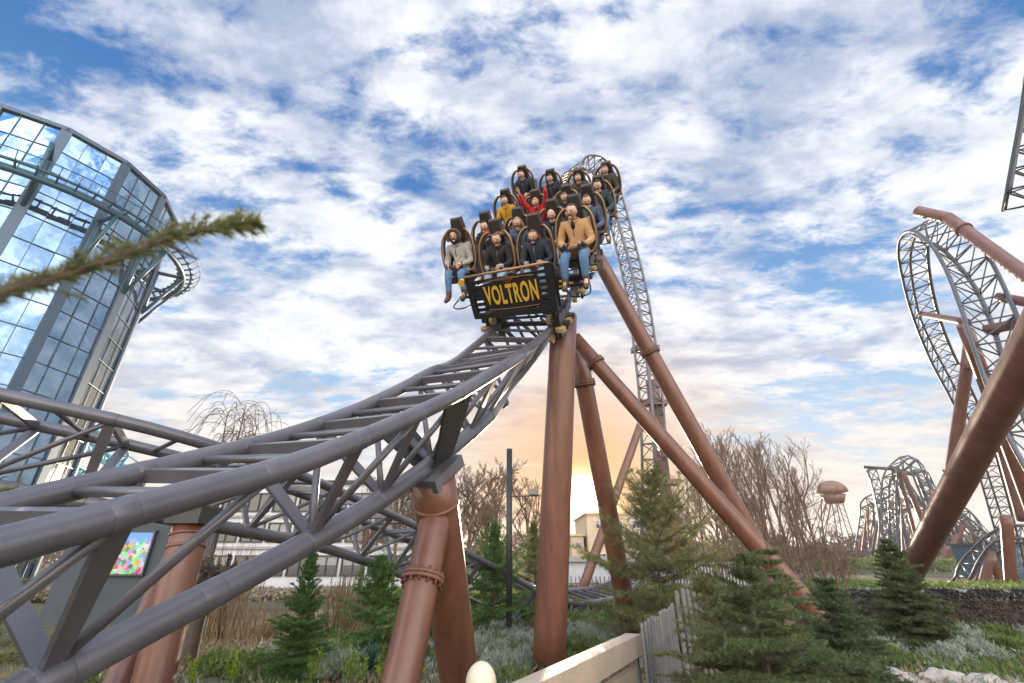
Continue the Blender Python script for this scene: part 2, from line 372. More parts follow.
sc.cycles.max_bounces=6; sc.cycles.diffuse_bounces=3; sc.cycles.transparent_max_bounces=8; sc.cycles.sample_clamp_indirect=6

# ------------------------------------------------------------------ ground
def ground_mat():
    m=bpy.data.materials.new('garden_ground'); m.use_nodes=True; nt=m.node_tree; NN=nt.nodes; LL=nt.links; b=NN['Principled BSDF']; b.inputs['Roughness'].default_value=.95
    tc=NN.new('ShaderNodeTexCoord'); n=NN.new('ShaderNodeTexNoise'); n.inputs['Scale'].default_value=.8; n.inputs['Detail'].default_value=10; n.inputs['Roughness'].default_value=.7; LL.new(tc.outputs['Object'],n.inputs[0])
    r=NN.new('ShaderNodeValToRGB'); e=r.color_ramp.elements; e[0].position=.35; e[0].color=(.07,.05,.035,1); e[1].position=.62; e[1].color=(.09,.12,.04,1); q=r.color_ramp.elements.new(.5); q.color=(.13,.11,.06,1)
    LL.new(n.outputs[0],r.inputs[0]); LL.new(r.outputs[0],b.inputs['Base Color'])
    n2=NN.new('ShaderNodeTexNoise'); n2.inputs['Scale'].default_value=14; n2.inputs['Detail'].default_value=8; LL.new(tc.outputs['Object'],n2.inputs[0])
    bp=NN.new('ShaderNodeBump'); bp.inputs['Distance'].default_value=.08; LL.new(n2.outputs[0],bp.inputs['Height']); LL.new(bp.outputs[0],b.inputs['Normal']); return m
g=MB(); gx=np.concatenate([[-440,-300,-150,-90],np.linspace(-50,50,81),[90,150,300,440]]); gy=np.concatenate([[-95,-60,-30],np.linspace(-10,70,65),[110,200,400,700]])
vs=[]; 
for y in gy:
    for x in gx:
        z=(math.sin(x*.9)*math.cos(y*.7)*.06+math.sin(x*.31+2)*math.sin(y*.23)*.08) if abs(x)<50 and -10<y<70 else 0
        vs.append((x,y,z-.05))
nx=len(gx); g.add(vs,[(j*nx+i,j*nx+i+1,(j+1)*nx+i+1,(j+1)*nx+i) for j in range(len(gy)-1) for i in range(nx-1)],smooth=True)
tag(g.build('ground',ground_mat()),'brown and green planted garden ground under the coaster','ground',kind='structure')
pp=MB(); pts=[gnd(x,y,.0) for x,y in ((835,597),(1010,592),(1010,583),(835,586))]
pm=mat('grey_path',(.32,.30,.28),.9,var=.1,scale=3)
pp.add([p+V(0,0,.03) for p in (V(10,26,0),V(42,26,0),V(46,34,0),V(9,34,0))],[(0,1,2,3)])
tag(pp.build('path',pm),'pale visitor path beyond the dark hedge','path',kind='structure')

# ------------------------------------------------------------------ the foreground coaster track
def sc_cam(P,k): return [tuple(V(0,0,EYE)+k*(V(*p)-V(0,0,EYE))) for p in P]
CA=sc_cam([(-2.641,2.221,1.668),(-2.398,2.791,1.93),(-2.064,3.513,2.278),(-1.686,4.308,2.72),(-1.174,5.219,3.36),(-0.589,6.106,4.144),(-0.416,7.225,4.759),(-0.195,8.163,5.415),(0.294,8.782,6.223)],.88)
UA=[(-.118,-.373,.92),(-.105,-.386,.917),(-.11,-.418,.902),(-.179,-.459,.87),(-.217,-.521,.825),(-.195,-.51,.838),(-.187,-.49,.851),(-.159,-.637,.754),(-.157,-.736,.659)]
d0=V(*CA[0])-V(*CA[1]); 
pre=[tuple(V(*CA[0])+d0*k+V(-.12,0,.03)*k*k*.3) for k in (5,3.6,2.3,1.1)]
post=[(.62,8.45,6.52),(1.1,9.35,7.75),(1.7,10.6,9.5)]+[tuple(q) for q in (at(568,210,14.5),at(566,196,19.5),at(568,183,24),at(572,169,27),at(585,162,28.5),at(600,168,29.5),at(611,192,29.5),at(624,240,28.5),at(636,290,27),at(644,340,25.5),at(651,400,24.),at(654,460,23.),at(654,520,22.7),at(652,566,22.9))]
up2=[(-.2,-.72,.66),(-.22,-.72,.65),(-.2,-.75,.6),(-.2,-.85,.5),(-.2,-.85,.5),(-.3,-.7,.6),(-.4,-.4,.8),(.0,.1,1.),(.5,.5,.7),(.5,.75,.35),(.4,.9,.15),(.35,.95,.0),(.3,.95,-.1),(.25,.95,-.15),(.2,.95,-.2),(.2,.95,.0),(.1,.9,.3)]
ta=empty('coaster_track',CA[0],'dark grey coaster track climbing from the left foreground up under the train','coaster track')
FA=track(ta,pre+CA+post,[UA[0]]*4+UA+up2,1.163,.745,.74,.072,.088,M['rail'],near=17,n=20,web=.035,sub=4,open_bay=(140,262))
pA,tA,uA,rA=FA
# gusset box between track and the forked column
def nearest(P,q): return int(np.argmin(np.linalg.norm(P-q,axis=1)))
kG=nearest(pA,cr(np.array(CA),[4.05])[0]); SG=pA[kG]-uA[kG]*.745
for sg in(1,-1):
    m=MB(); a=pA[kG]+sg*rA[kG]*.56-uA[kG]*.06; t=tA[kG]
    m.add([a-t*.28,a+t*.22,SG+sg*rA[kG]*.1+t*.22,SG+sg*rA[kG]*.1-t*.12]+[q+rA[kG]*sg*.03 for q in (a-t*.28,a+t*.22,SG+sg*rA[kG]*.1+t*.22,SG+sg*rA[kG]*.1-t*.12)],[(0,1,2,3),(7,6,5,4),(0,4,5,1),(1,5,6,2),(2,6,7,3),(3,7,4,0)])
    m.build('gusset_plate',M['dark_steel'],ta)
kb=nearest(pA,cr(np.array(CA),[6.4])[0]); MB().ell(pA[kb]-uA[kb]*.745+V(0.02,0,-.08),(.1,.1,.1),14,10).build('spine_joint',M['rail'],ta)

CB=sc_cam([(-6.799,5.96,3.449),(-5.268,6.728,3.19),(-4.406,8.383,3.003),(-3.894,10.579,2.813),(-2.8,12.765,2.302),(-0.929,14.714,1.491),(1.106,16.646,0.635),(2.893,18.599,0.408),(4.4,21.083,0.7),(5.576,23.89,1.098)],.893)
UB=[(.106,.122,.987),(.078,.106,.991),(.077,.07,.995),(.117,.115,.986),(.129,.217,.968),(.262,.145,.954),(.287,-.016,.958),(.148,-.124,.981),(-.038,-.11,.993),(-.212,-.05,.976)]
CB=[(p[0],p[1],max(p[2],.62)) for p in CB]
CB2=[(-9.0,4.6,3.6)]+CB+[(6.6,24.5,1.6),(8.8,27.5,2.4)]; CB2[0]=tuple(V(*CB[0])+(V(*CB[0])-V(*CB[1]))*1.3)
tb=empty('coaster_track',CB2[0],'lower grey coaster track sweeping down behind the forked brown column to the right','coaster track')
track(tb,CB2,[UB[0]]+UB+[(-.3,0,.95)]*2,1.16,.865,1.05,.075,.09,M['rail'],near=24,n=14,sub=4)

# ------------------------------------------------------------------ supports of the near track
PC=[]
top=pA[nearest(pA,V(.3,7.9,5.8))]
def P(label,a,b,r,mate='brown',**k): return pipe('support_column',a,b,r,M[mate],label,**k)
P('tall upright brown column right under the train with a slim conduit beside it',gnd(548,672)+V(0,0,-.1),at(564,316,9.05),.27,r2=.255,n=32)
P('round brown leg leaning behind the tall upright column, lit orange by the sun',atY(632,640,11.2),atY(577,345,9.3),.20,flange=(.86,),n=24)
P('long brown diagonal strut crossing in front of the steep one and ending by the rocks',at(868,672,6.9),at(574,338,9.6),.165,r2=.15,flange=(.9,))
P('steep brown diagonal strut rising behind the train to its right',at(778,585,10.4),at(588,240,13.2),.22,r2=.2,flange=(.62,))
s0,s1=at(778,585,10.4),at(588,240,13.2)
P('lower brown strut seen under the long diagonal behind the spruces',at(800,660,8.6),s0+(s1-s0)*.06,.16)
P('thin far brown strut leaning right under the spike of track',at(577,605,17.),at(642,420,21.),.19,r2=.17,flange=(.22,))
fk=SG+V(0.02,0,-.14)
FKB=gnd(463,706)
P('thick upright brown leg of the forked column under the near track',FKB,fk,.235,n=32,ring=(.90,))
ob=P('leaning brown leg of the forked column with a bolted flange halfway',gnd(372,812),fk+(FKB-fk)*.12+V(.02,-.02,0),.165,r2=.16,n=32,flange=(.68,))
m=MB(); m.bar(SG+tA[kG]*-.18+V(0,0,-.16),SG+tA[kG]*.32+V(0,0,-.1),.42,.13,uA[kG]); m.build('saddle_box',M['rail'],ta)
P('orange-brown column at far left under the lower grey track',gnd(140,735),at(192,523,5.8),.20,ring=(.93,.86),n=28)
P('second orange-brown leg behind the one at far left',gnd(95,735),at(186,535,6.5),.15,n=24)
m=MB(); m.box(at(194,515,5.8),(.42,.42,.22)); m.build('saddle_box',M['dark_steel'],tb)
P('short brown post under the far bend of the lower track',atY(591,660,16.9),atY(591,622,16.9),.16)
pl=P('slim grey conduit pipe clipped along the tall upright column',gnd(541,668),at(557,335,9.0),.025,mate='steel',cat='conduit')

# steep far spike supports
P('far brown strut behind the lower part of the vertical spike',V(8.6,27,0),V(7.9,24.1,10.8),.35,mate='pink')
for z in (9.4,12.7,5.2): MB().box((7.75,24.1,z),(1.5,.7,.25)).build('support_clamp',M['brown'],ta)

# ------------------------------------------------------------------ the train
HO=V(0,0,EYE)+1.2*(V(-.881,5.88,6.241)-V(0,0,EYE)); HR=1.2*V(.6,-.221,-.057); HB=1.2*V(.35,.705,.849); HB2=1.2*V(.012,.009,.095)
SEAT=.98; HEADZ=1.74
class Frame:
    def __init__(s,j):
        b=nrm(HB+2*j*HB2); r=nrm(HR-b*np.dot(HR,b)); u=np.cross(r,b); s.r,s.b,s.u=r,b,u
        s.o=HO+1.5*HR+j*HB+j*j*HB2-u*HEADZ
        s.A=np.array([r,b,u])
    def w(s,p): return s.o+np.asarray(p,float)@s.A
class LMB(MB):                            # builder in the frame of one row of the train
    def put(s,fr,off,name,mate,parent):
        s.v=[fr.w(v+np.asarray(off)) for v in s.v]; return s.build(name,mate,parent)
FR=[Frame(j) for j in range(4)]
SX=[(-1.5)*.77,-.5*.77,.5*.77,1.5*.77]; SZ=[[.07,-.08,-.10,.10],[-.06,-.10,-.06,.10],[.09,-.06,-.09,-.02],[.25,.0,-.14,-.10]]
train=empty('coaster_train',FR[0].o,'four-row coaster train with tan tube restraints and yellow letters on its dark slatted nose','coaster train')
def rounded(m,pts2,y0,y1,bev=.02):        # closed outline (x,z) given depth in y, edges chamfered
    P0=np.array(pts2,float); c=P0.mean(0); n=len(P0); q=P0+(c-P0)/np.linalg.norm(c-P0,axis=1)[:,None]*bev
    vs=[]
    for P_,y in ((q,y0),(P0,y0+bev),(P0,y1-bev),(q,y1)): vs+=[(a,y,b) for a,b in P_]
    fs=[tuple(range(n)),tuple(range(3*n,4*n))[::-1]]
    for k in range(3):
        for i in range(n): fs.append((k*n+i,(k+1)*n+i,(k+1)*n+(i+1)%n,k*n+(i+1)%n))
    m.add(vs,fs); return m
def make_seat(fr,off,j):
    ht=1.09-.045*j
    m=LMB(); rounded(m,[(-.20,0),(.20,0),(.25,.35),(.23,.56),(.15,.66),(-.15,.66),(-.23,.56),(-.25,.35)],.08,.22,.03)
    rounded(m,[(-.22,-.1),(.22,-.1),(.22,.02),(-.22,.02)],-.30,.2,.03)
    for sx in(-1,1): m.bar((sx*.27,-.2,.08),(sx*.27,.16,.5),.06,.14,(1,0,0))
    s=m.put(fr,off,'seat',M['seat'],train)
    m=LMB(); rounded(m,[(-.17,.60),(.17,.60),(.15,.80),(.11,ht),(-.11,ht),(-.15,.80)],.09,.24,.03); m.put(fr,off,'headrest',M['seat'],s)
    for sx in(-1,1):
        pth=smooth_path([(sx*.12,.12,.86),(sx*.20,.05,.86),(sx*.30,-.02,.74),(sx*.345,-.08,.54),(sx*.345,-.13,.30),(sx*.29,-.18,.15),(sx*.2,-.24,.12)],5)
        m=LMB(); m.tube(pth,.0175,8); m.put(fr,off,'restraint_hoop',M['gold'],s)
        m=LMB(); m.tube(pth*V(.9,1,.98)+V(0,.035,.0),.026,6); m.put(fr,off,'hoop_pad',M['seat'],s)
    m=LMB(); rounded(m,[(-.13,.13),(.13,.13),(.10,.27),(-.10,.27)],-.40,-.24,.025)
    for sx in(-1,1): m.tube(smooth_path([(sx*.1,-.32,.2),(sx*.16,-.38,.23),(sx*.16,-.36,.31),(sx*.1,-.3,.31)],4),.014,6)
    m.put(fr,off,'lap_bar',M['boot'],s)
    return s
for j in range(4):
    fr=FR[j]
    for i in range(4): make_seat(fr,(SX[i],0,SEAT-.0+SZ[j][i]),j)
    m=LMB(); m.bar((-1.3,.1,.70),(1.3,.1,.70),.14,.10); m.bar((-1.3,-.2,.64),(1.3,-.2,.64),.05,.05)
    for x in(-1.15,-.4,.4,1.15): m.bar((x,.1,.68),(x,.1,.95),.12,.2,(0,1,0)); m.tube(smooth_path([(x-.16,-.25,.62),(x-.18,-.5,.55),(x,-.58,.53),(x+.18,-.5,.55),(x+.16,-.25,.62)],4),.014,6)
    m.put(fr,(0,0,0),'row_crossbeam',M['black'],train)
    m=LMB(); m.bar((0,-.35,.42),(0,1.0,.45),.5,.24); m.bar((-.35,-.3,.28),(-.35,.6,.28),.1,.16); m.bar((.35,-.3,.28),(.35,.6,.28),.1,.16)
    m.put(fr,(0,0,0),'chassis',M['dark_steel'],train)
# wheel bogies on the rails
for j in range(4):
    q=FR[j].w((0,.0,0)); k=nearest(pA,q)
    for kk in ((k,) if j else (k,k-2)):
      for sg in(-1,1):
        p0=pA[kk]+sg*rA[kk]*.58; t,u,r=tA[kk],uA[kk],rA[kk]*sg
        m=MB(); m.bar(p0+r*.16+u*.22-t*.2,p0+r*.16+u*.22+t*.2,.10,.16,u); m.bar(p0+r*.16+u*.25,p0+r*.16-u*.2,.22,.05,r); m.bar(p0+r*.16+u*.2,p0-r*.2+u*.38,.12,.12,t)
        bo=m.build('wheel_bogie',M['dark_steel'],train)
        for dt_ in(-.14,.14):
            for c,ax in ((p0+u*.18,r),(p0+r*.19,u),(p0-u*.18,r)):
                c=c+t*dt_; MB().tube([c-ax*.035,c+ax*.035],.098,16,smooth=False).tube([c-ax*.045,c+ax*.045],.035,8).build('wheel',M['rubber'] if dt_<0 else M['dark_steel'],bo)
# nose panel: measured corners on a plane ahead of the front row
f0=FR[0]; PN=f0.b; PO=f0.w((0,-.80,0))
def onplane(px,py,off=0.):
    d=at(px,py,1.)-V(0,0,EYE); o=V(0,0,EYE); k=np.dot(PO+PN*off-o,PN)/np.dot(d,PN); return o+d*k
TL,TR,BR,BL=onplane(466,279),onplane(549,264),onplane(557,309),onplane(476,317)
def quad(a,b,off=0.): return (TL*(1-a)+TR*a)*(1-b)+(BL*(1-a)+BR*a)*b-PN*off
m=MB(); du=nrm(TR-TL); dv=nrm(BL-TL)
for a,wd in((0.02,.09),(.985,.12)): m.bar(quad(a,-.04),quad(a,1.02),wd,.10,PN)
m.bar(quad(0,.985),quad(1,.985),.09,.09,PN)
for b in(.13,.27,.41,.55,.69,.83): m.bar(quad(.02,b),quad(.98,b),.058,.035,PN)
for k_,(x0,x1) in enumerate(((.155,.86),)):
    c=[quad(x0,.22,.025),quad(.5,.12,.025),quad(x1,.2,.025),quad(x1,.80,.025),quad(.5,.86,.025),quad(x0,.80,.025)]
    m.add(c+[q+PN*.03 for q in c],[(5,4,3,2,1,0),(6,7,8,9,10,11)]+[(i,(i+1)%6,(i+1)%6+6,i+6) for i in range(6)])
m.bar(quad(1.0,.0),quad(1.0,1.)+PN*.10,.05,.14,du)
panel=m.build('nose_panel',M['black'],train)
MB().tube([quad(-.01,-.045,.02),quad(1.0,-.045,.02)],.026,10).build('panel_handrail',M['gold'],panel)
m=MB()
for off_ in(.10,.90):
    pts=[quad(x_, (.19 if off_<.5 else .81)+(.0 if off_>.5 else -.0)+(-.06 if off_<.5 else .05)*math.cos((x_-.5)*3.4),.032) for x_ in np.linspace(.2,.82,14)]
    m.tube(pts,.008,5)
e_=quad(.5,.16,.034)
m.tube([e_+du*.1,e_-dv*.05,e_-du*.1,e_+dv*.05,e_+du*.1],.007,4); m.tube([e_-du*.22,e_+du*.22],.006,4)
m.build('panel_ornament',M['copper'],panel)
def glyphs(word,name,mate,parent,u0,u1,v0,v1,lift):
    cu=bpy.data.curves.new('lettering','FONT'); cu.body=word; cu.size=1; cu.offset=.022; cu.space_character=1.12; cu.resolution_u=4
    ob=bpy.data.objects.new('lettering',cu); col.objects.link(ob); dg=bpy.context.evaluated_depsgraph_get(); me=ob.evaluated_get(dg).to_mesh()
    vs=np.array([v.co[:] for v in me.vertices]); fs=[tuple(p.vertices) for p in me.polygons]; ob.evaluated_get(dg).to_mesh_clear()
    bpy.data.objects.remove(ob); bpy.data.curves.remove(cu)
    lo,hi=vs.min(0),vs.max(0); a=(vs[:,0]-lo[0])/(hi[0]-lo[0]); b=1-(vs[:,1]-lo[1])/(hi[1]-lo[1])
    # split into separate letters by connected pieces
    par=list(range(len(vs)))
    def fd(x):
        while par[x]!=x: par[x]=par[par[x]]; x=par[x]
        return x
    for f in fs:
        for q in f[1:]: par[fd(q)]=fd(f[0])
    groups={}
    for f in fs: groups.setdefault(fd(f[0]),[]).append(f)
    for gk in sorted(groups,key=lambda k:min(a[i] for f in groups[k] for i in f)):
        ids=sorted({i for f in groups[gk] for i in f}); mp={i:n for n,i in enumerate(ids)}
        top_=[quad(u0+(u1-u0)*a[i],v0+(v1-v0)*b[i]-.03*abs(a[i]-.5),lift) for i in ids]
        base_=[p+PN*.012 for p in top_]; n=len(ids); F_=[tuple(mp[i] for i in f) for f in groups[gk]]
        ed={}
        for f in F_:
            for x,y in zip(f,f[1:]+f[:1]): ed[(x,y)]=1
        side=[(y,x,x+n,y+n) for (x,y) in ed if (y,x) not in ed]
        MB().add(top_+base_,F_+side).build(name,mate,parent)
glyphs('VOLTRON','letter',M['letter'],panel,.19,.83,.27,.74,.040)
m=MB(); c=onplane(461.5,283); m.tube([c-PN*.02,c+PN*.06],.065,14).build('marker_lamp',M['letter'],train)
for n_ in range(2):
    c=onplane(563,281+5*n_,.12); MB().bar(c-f0.r*.07,c+f0.r*.07,.035,.02,PN).build('warning_stripe',M['letter'],train)
c=onplane(563,282,.16); MB().bar(c-f0.r*.14+dv*0,c+f0.r*.10,.22,.04,PN).build('end_cover',M['black'],train)

# ------------------------------------------------------------------ riders
def skin(nodes, edges, root, levels=1):
    me=bpy.data.meshes.new('tmp'); bm=bmesh.new(); ly=bm.verts.layers.skin.verify(); vv=[]
    for p,r in nodes:
        v=bm.verts.new(tuple(float(q) for q in p)); v[ly].radius=(r,r) if not isinstance(r,tuple) else r; vv.append(v)
    vv[root][ly].use_root=True
    for a,b in edges: bm.edges.new((vv[a],vv[b]))
    bm.to_mesh(me); bm.free(); o=bpy.data.objects.new('tmp',me); col.objects.link(o)
    s=o.modifiers.new('s','SKIN'); s.use_smooth_shade=True; q=o.modifiers.new('d','SUBSURF'); q.levels=levels
    dg=bpy.context.evaluated_depsgraph_get(); ev=o.evaluated_get(dg); m2=ev.to_mesh()
    vs=np.array([v.co[:] for v in m2.vertices]); fs=[tuple(p.vertices) for p in m2.polygons]; ev.to_mesh_clear()
    bpy.data.objects.remove(o); bpy.data.meshes.remove(me)
    return vs,fs
def rider(fr,off,label,top,legs,hair,hairc,arms='bar',lean=(0,0),shoe='boot',open_coat=False,glove=None,big=1.,hood=False,face='open',scarf=None,tuck=False,group='riders'):
    rnd=random.Random(label)
    lx,lz=lean; j=lambda a:rnd.uniform(-a,a)
    o_=np.asarray(off,float)
    root=empty('person',fr.w(o_),label,'person',group); N_=[];E_=[]
    def n(p,r,par=None):
        N_.append((p,r)); 
        if par is not None: E_.append((par,len(N_)-1))
        return len(N_)-1
    pel=n((0,-.02,.10),.12); bel=n((lx*.3,.0,.28),.115,pel); ch=n((lx*.7,.01,.45),.135,bel); nk=n((lx,0,.59),.06,ch); hd=n((lx,-.03,.68+lz),.06,nk)
    arm=[]
    for sx in(-1,1):
        sh=n((sx*.18+lx*.8,.0,.53),.06,ch)
        if arms=='up': el=n((sx*.29,-.07,.76),.045,sh); ha=n((sx*.33,-.12,1.02),.028,el); hp=V(sx*.33,-.13,1.09); fd=V(sx*.12,-.1,1.)
        else: el=n((sx*(.27+j(.02)),-.13+j(.03),.26),.045,sh); ha=n((sx*.15,-.34,.26+j(.02)),.028,el); hp=V(sx*.12,-.40,.28); fd=V(-sx*.35,-.75,-.35)
        pa=n(hp,.034,ha); arm.append((sh,el,ha)); fd=nrm(fd); sd=nrm(np.cross(fd,(0,1,.3)))
        for q in range(4):
            b_=hp+sd*(q-1.5)*.019+fd*.03; l=(.052,.06,.056,.044)[q]
            a1=n(b_,.0095,pa); a2=n(b_+fd*l*.5,.009,a1); n(b_+fd*l+V(0,-.2*l,-.5*l if arms!='up' else -.1*l),.0075,a2)
        t1=n(hp-sd*sx*.035+fd*.005,.011,pa); n(hp-sd*sx*.058+fd*.03,.009,t1)
    leg=[]
    for sx in(-1,1):
        if tuck: hp_=n((sx*.10,-.06,.09),.085,pel); kn=n((sx*.13,-.45,.13),.065,hp_); an=n((sx*.13,-.47,-.25),.042,kn); to=n((sx*.15,-.60,-.29),.04,an); leg.append((hp_,kn,an,to)); continue
        hp_=n((sx*.10,-.06,.09),.085,pel); kn=n((sx*(.14+j(.02)),-.46,.13+j(.02)),.065,hp_); an=n((sx*(.15+j(.02)),-.60+j(.04),-.24),.042,kn); to=n((sx*.17,-.71,-.31),.04,an); leg.append((hp_,kn,an,to))
    vs,fs=skin(N_,E_,pel,1)
    W=lambda a: fr.w(np.asarray(a,float)*big+o_)
    mb=MB(); mb.add(W(vs),fs,smooth=True,mi=0)
    hc=V(lx,-.045,.735+lz); yaw,pit=j(.25)+lx*1.2,-.1+j(.12)
    Rm=np.array(Matrix.Rotation(yaw,3,'Z')@Matrix.Rotation(pit+.1,3,'X')).T
    def hs(p):
        k=1.
        if p[2]<0: k*=1-.20*(-p[2])**1.3*(1 if p[1]<.2 else 1.25)
        if p[1]<-.5: k*=1-.03*abs(p[2])
        return k
    def HP(p): return hc+np.asarray(p,float)@Rm
    hb=MB(); hb.ell((0,0,0),(.084,.100,.118),20,14,fn=hs)
    hb.ell((0,-.098,-.012),(.014,.018,.026),8,6); 
    for sx in(-1,1): hb.ell((sx*.078,.005,-.01),(.012,.022,.032),8,5); hb.ell((sx*.03,-.086,.03),(.022,.012,.008),8,5)
    hb.ell((0,-.087,-.088),(.03,.018,.018),8,5)
    n0=len(hb.f)
    for sx in(-1,1): hb.ell((sx*.031,-.0865,.014),(.012,.008,.0065),8,5,mi=1)
    hb.ell((0,-.090,-.052),(.022,.008,.013) if face=='open' else (.028,.008,.007),10,5,mi=2)
    mb.add(W(HP(np.concatenate(hb.v))),hb.f,smooth=True); mb.mi[-len(hb.f):]=hb.mi
    mb.build('body',[M['skin'],M['eye'],M['lips']],root)
    # hair
    hh=MB()
    def hf(p):
        if p[1]<-.2 and p[2]<.66: return .78
        if p[2]<-.15 and p[1]<.45: return .55
        if p[2]<-.55: return .70
        return 1.0+.03*math.sin(p[0]*21+p[2]*17)
    if hair!='bald': hh.ell((0,.014,.010),(.090,.106,.117),18,12,fn=hf)
    if hair=='long':
        for sx in(-1,1):
            hh.tube(smooth_path([(sx*.06,.02,.06),(sx*.095,.03,-.04),(sx*.11,.02,-.13),(sx*.10,-.0,-.22)],3),[.03,.035,.038,.038,.036,.034,.03,.026,.018,.008],7)
        hh.ell((0,.06,-.09),(.085,.05,.13),12,8)
    if hair=='blown':
        for q in range(9):
            a_=rnd.uniform(-2.8,.1); e=V(math.cos(a_)*.26,.12,abs(math.sin(a_))*.05+.02)
            hh.tube(smooth_path([(math.cos(a_)*.05,.02,.05),(e[0]*.6,.07,e[2]+.04),(e[0],.13,e[2]-.05)],3),[.03,.034,.034,.03,.024,.016,.006],6)
    if hh.n:
        hv=MB(); hv.add(W(HP(np.concatenate(hh.v))),hh.f,smooth=True); hv.build('hair',M[hairc],root)
    # jacket
    J=[];K=[]
    def a(p,r,par=None):
        J.append((p,r)); 
        if par is not None: K.append((par,len(J)-1))
        return len(J)-1
    P_=[x[0] for x in N_]
    p0=a((0,-.03,.07),.155); p1=a((lx*.3,-.01,.27),.150,p0); p2=a((lx*.7,.0,.45),.172,p1); p3=a((lx,.0,.575),.085,p2)
    for sh,el,ha in arm:
        s1=a(P_[sh],.088,p2); s2=a(P_[el],.068,s1); a(V(*P_[ha])*.96+V(*P_[el])*.04,.048,s2)
    if open_coat:
        for sx in(-1,1): a((sx*.17,-.30,.12),.10,p0)
    vs,fs=skin(J,K,p0,1); mb=MB(); mb.add(W(vs),fs,smooth=True)
    mb.tube(W(smooth_path([(lx-.075,.03,.60),(lx-.06,-.06,.59),(lx,-.095,.565),(lx+.06,-.06,.59),(lx+.075,.03,.60),(lx,.07,.62)],3)),.022,6)
    jk=mb.build('jacket',M[top],root)
    MB().tube(W([(lx,-.095,.54),(lx*.8,-.168,.44),(lx*.5,-.15,.30),(lx*.2,-.165,.14)]),.006,4).build('zip',M['blackc'] if top not in('blackc','navy') else M['steel'],jk)
    if open_coat and top=='camel': MB().ell(np.zeros(3),(.035,.025,.075),10,8).put_w(W,V(lx,-.118,.525),'shirt',M['blackc'],root)
    if scarf: MB().tube(W(smooth_path([(lx-.07,.02,.62),(lx,-.1,.60),(lx+.07,.02,.62)],4)),.035,7).build('scarf',M[scarf],root)
    if hood:
        pts=[HP((.125*math.cos(t),-.055,.12*math.sin(t)-.02+.02)) for t in np.linspace(-.7,math.pi+.7,18)]
        hm=MB().tube(np.array(pts),.034,7); hm.ell(HP((0,.05,-.02)),(.135,.10,.15),14,10); hq=MB(); hq.add(W(np.concatenate(hm.v)),hm.f,smooth=True); hq.build('fur_hood',M['fur'],root)
    # trousers, boots
    J=[];K=[]; p0=a((0,-.03,.08),.13)
    for hp_,kn,an,to in leg:
        h1=a(P_[hp_],.105,p0); k1=a(P_[kn],.083,h1); m_=a((V(*P_[kn])+V(*P_[an]))/2,.072,k1); a(P_[an],.058,m_)
    vs,fs=skin(J,K,p0,1); MB().add(W(vs),fs,smooth=True).build('trousers',M[legs],root)
    for hp_,kn,an,to in leg:
        A_,T_=V(*P_[an]),V(*P_[to]); dr=nrm(T_-A_); up_=nrm(V(*P_[kn])-A_)
        mb=MB(); mb.tube(W([A_+up_*.12,A_+up_*.03,A_-up_*.02,A_+dr*.08-up_*.02,T_+dr*.03,T_+dr*.055]),[.055,.057,.055,.05,.045,.02],10); mb.build('shoe',M[shoe],root)
    if glove:
        for sh,el,ha in arm:
            A_=V(*P_[ha]); Q=V(*P_[ha+1]); mb=MB(); mb.tube(W([A_-(Q-A_)*.3,A_,Q,Q+(Q-A_)*.25]),[.042,.044,.046,.03],8)
            for q in range(4): mb.tube(W([V(*P_[ha+2+3*q]),V(*P_[ha+3+3*q]),V(*P_[ha+4+3*q])]),.014,5)
            mb.build('glove',M[glove],root)
    return root
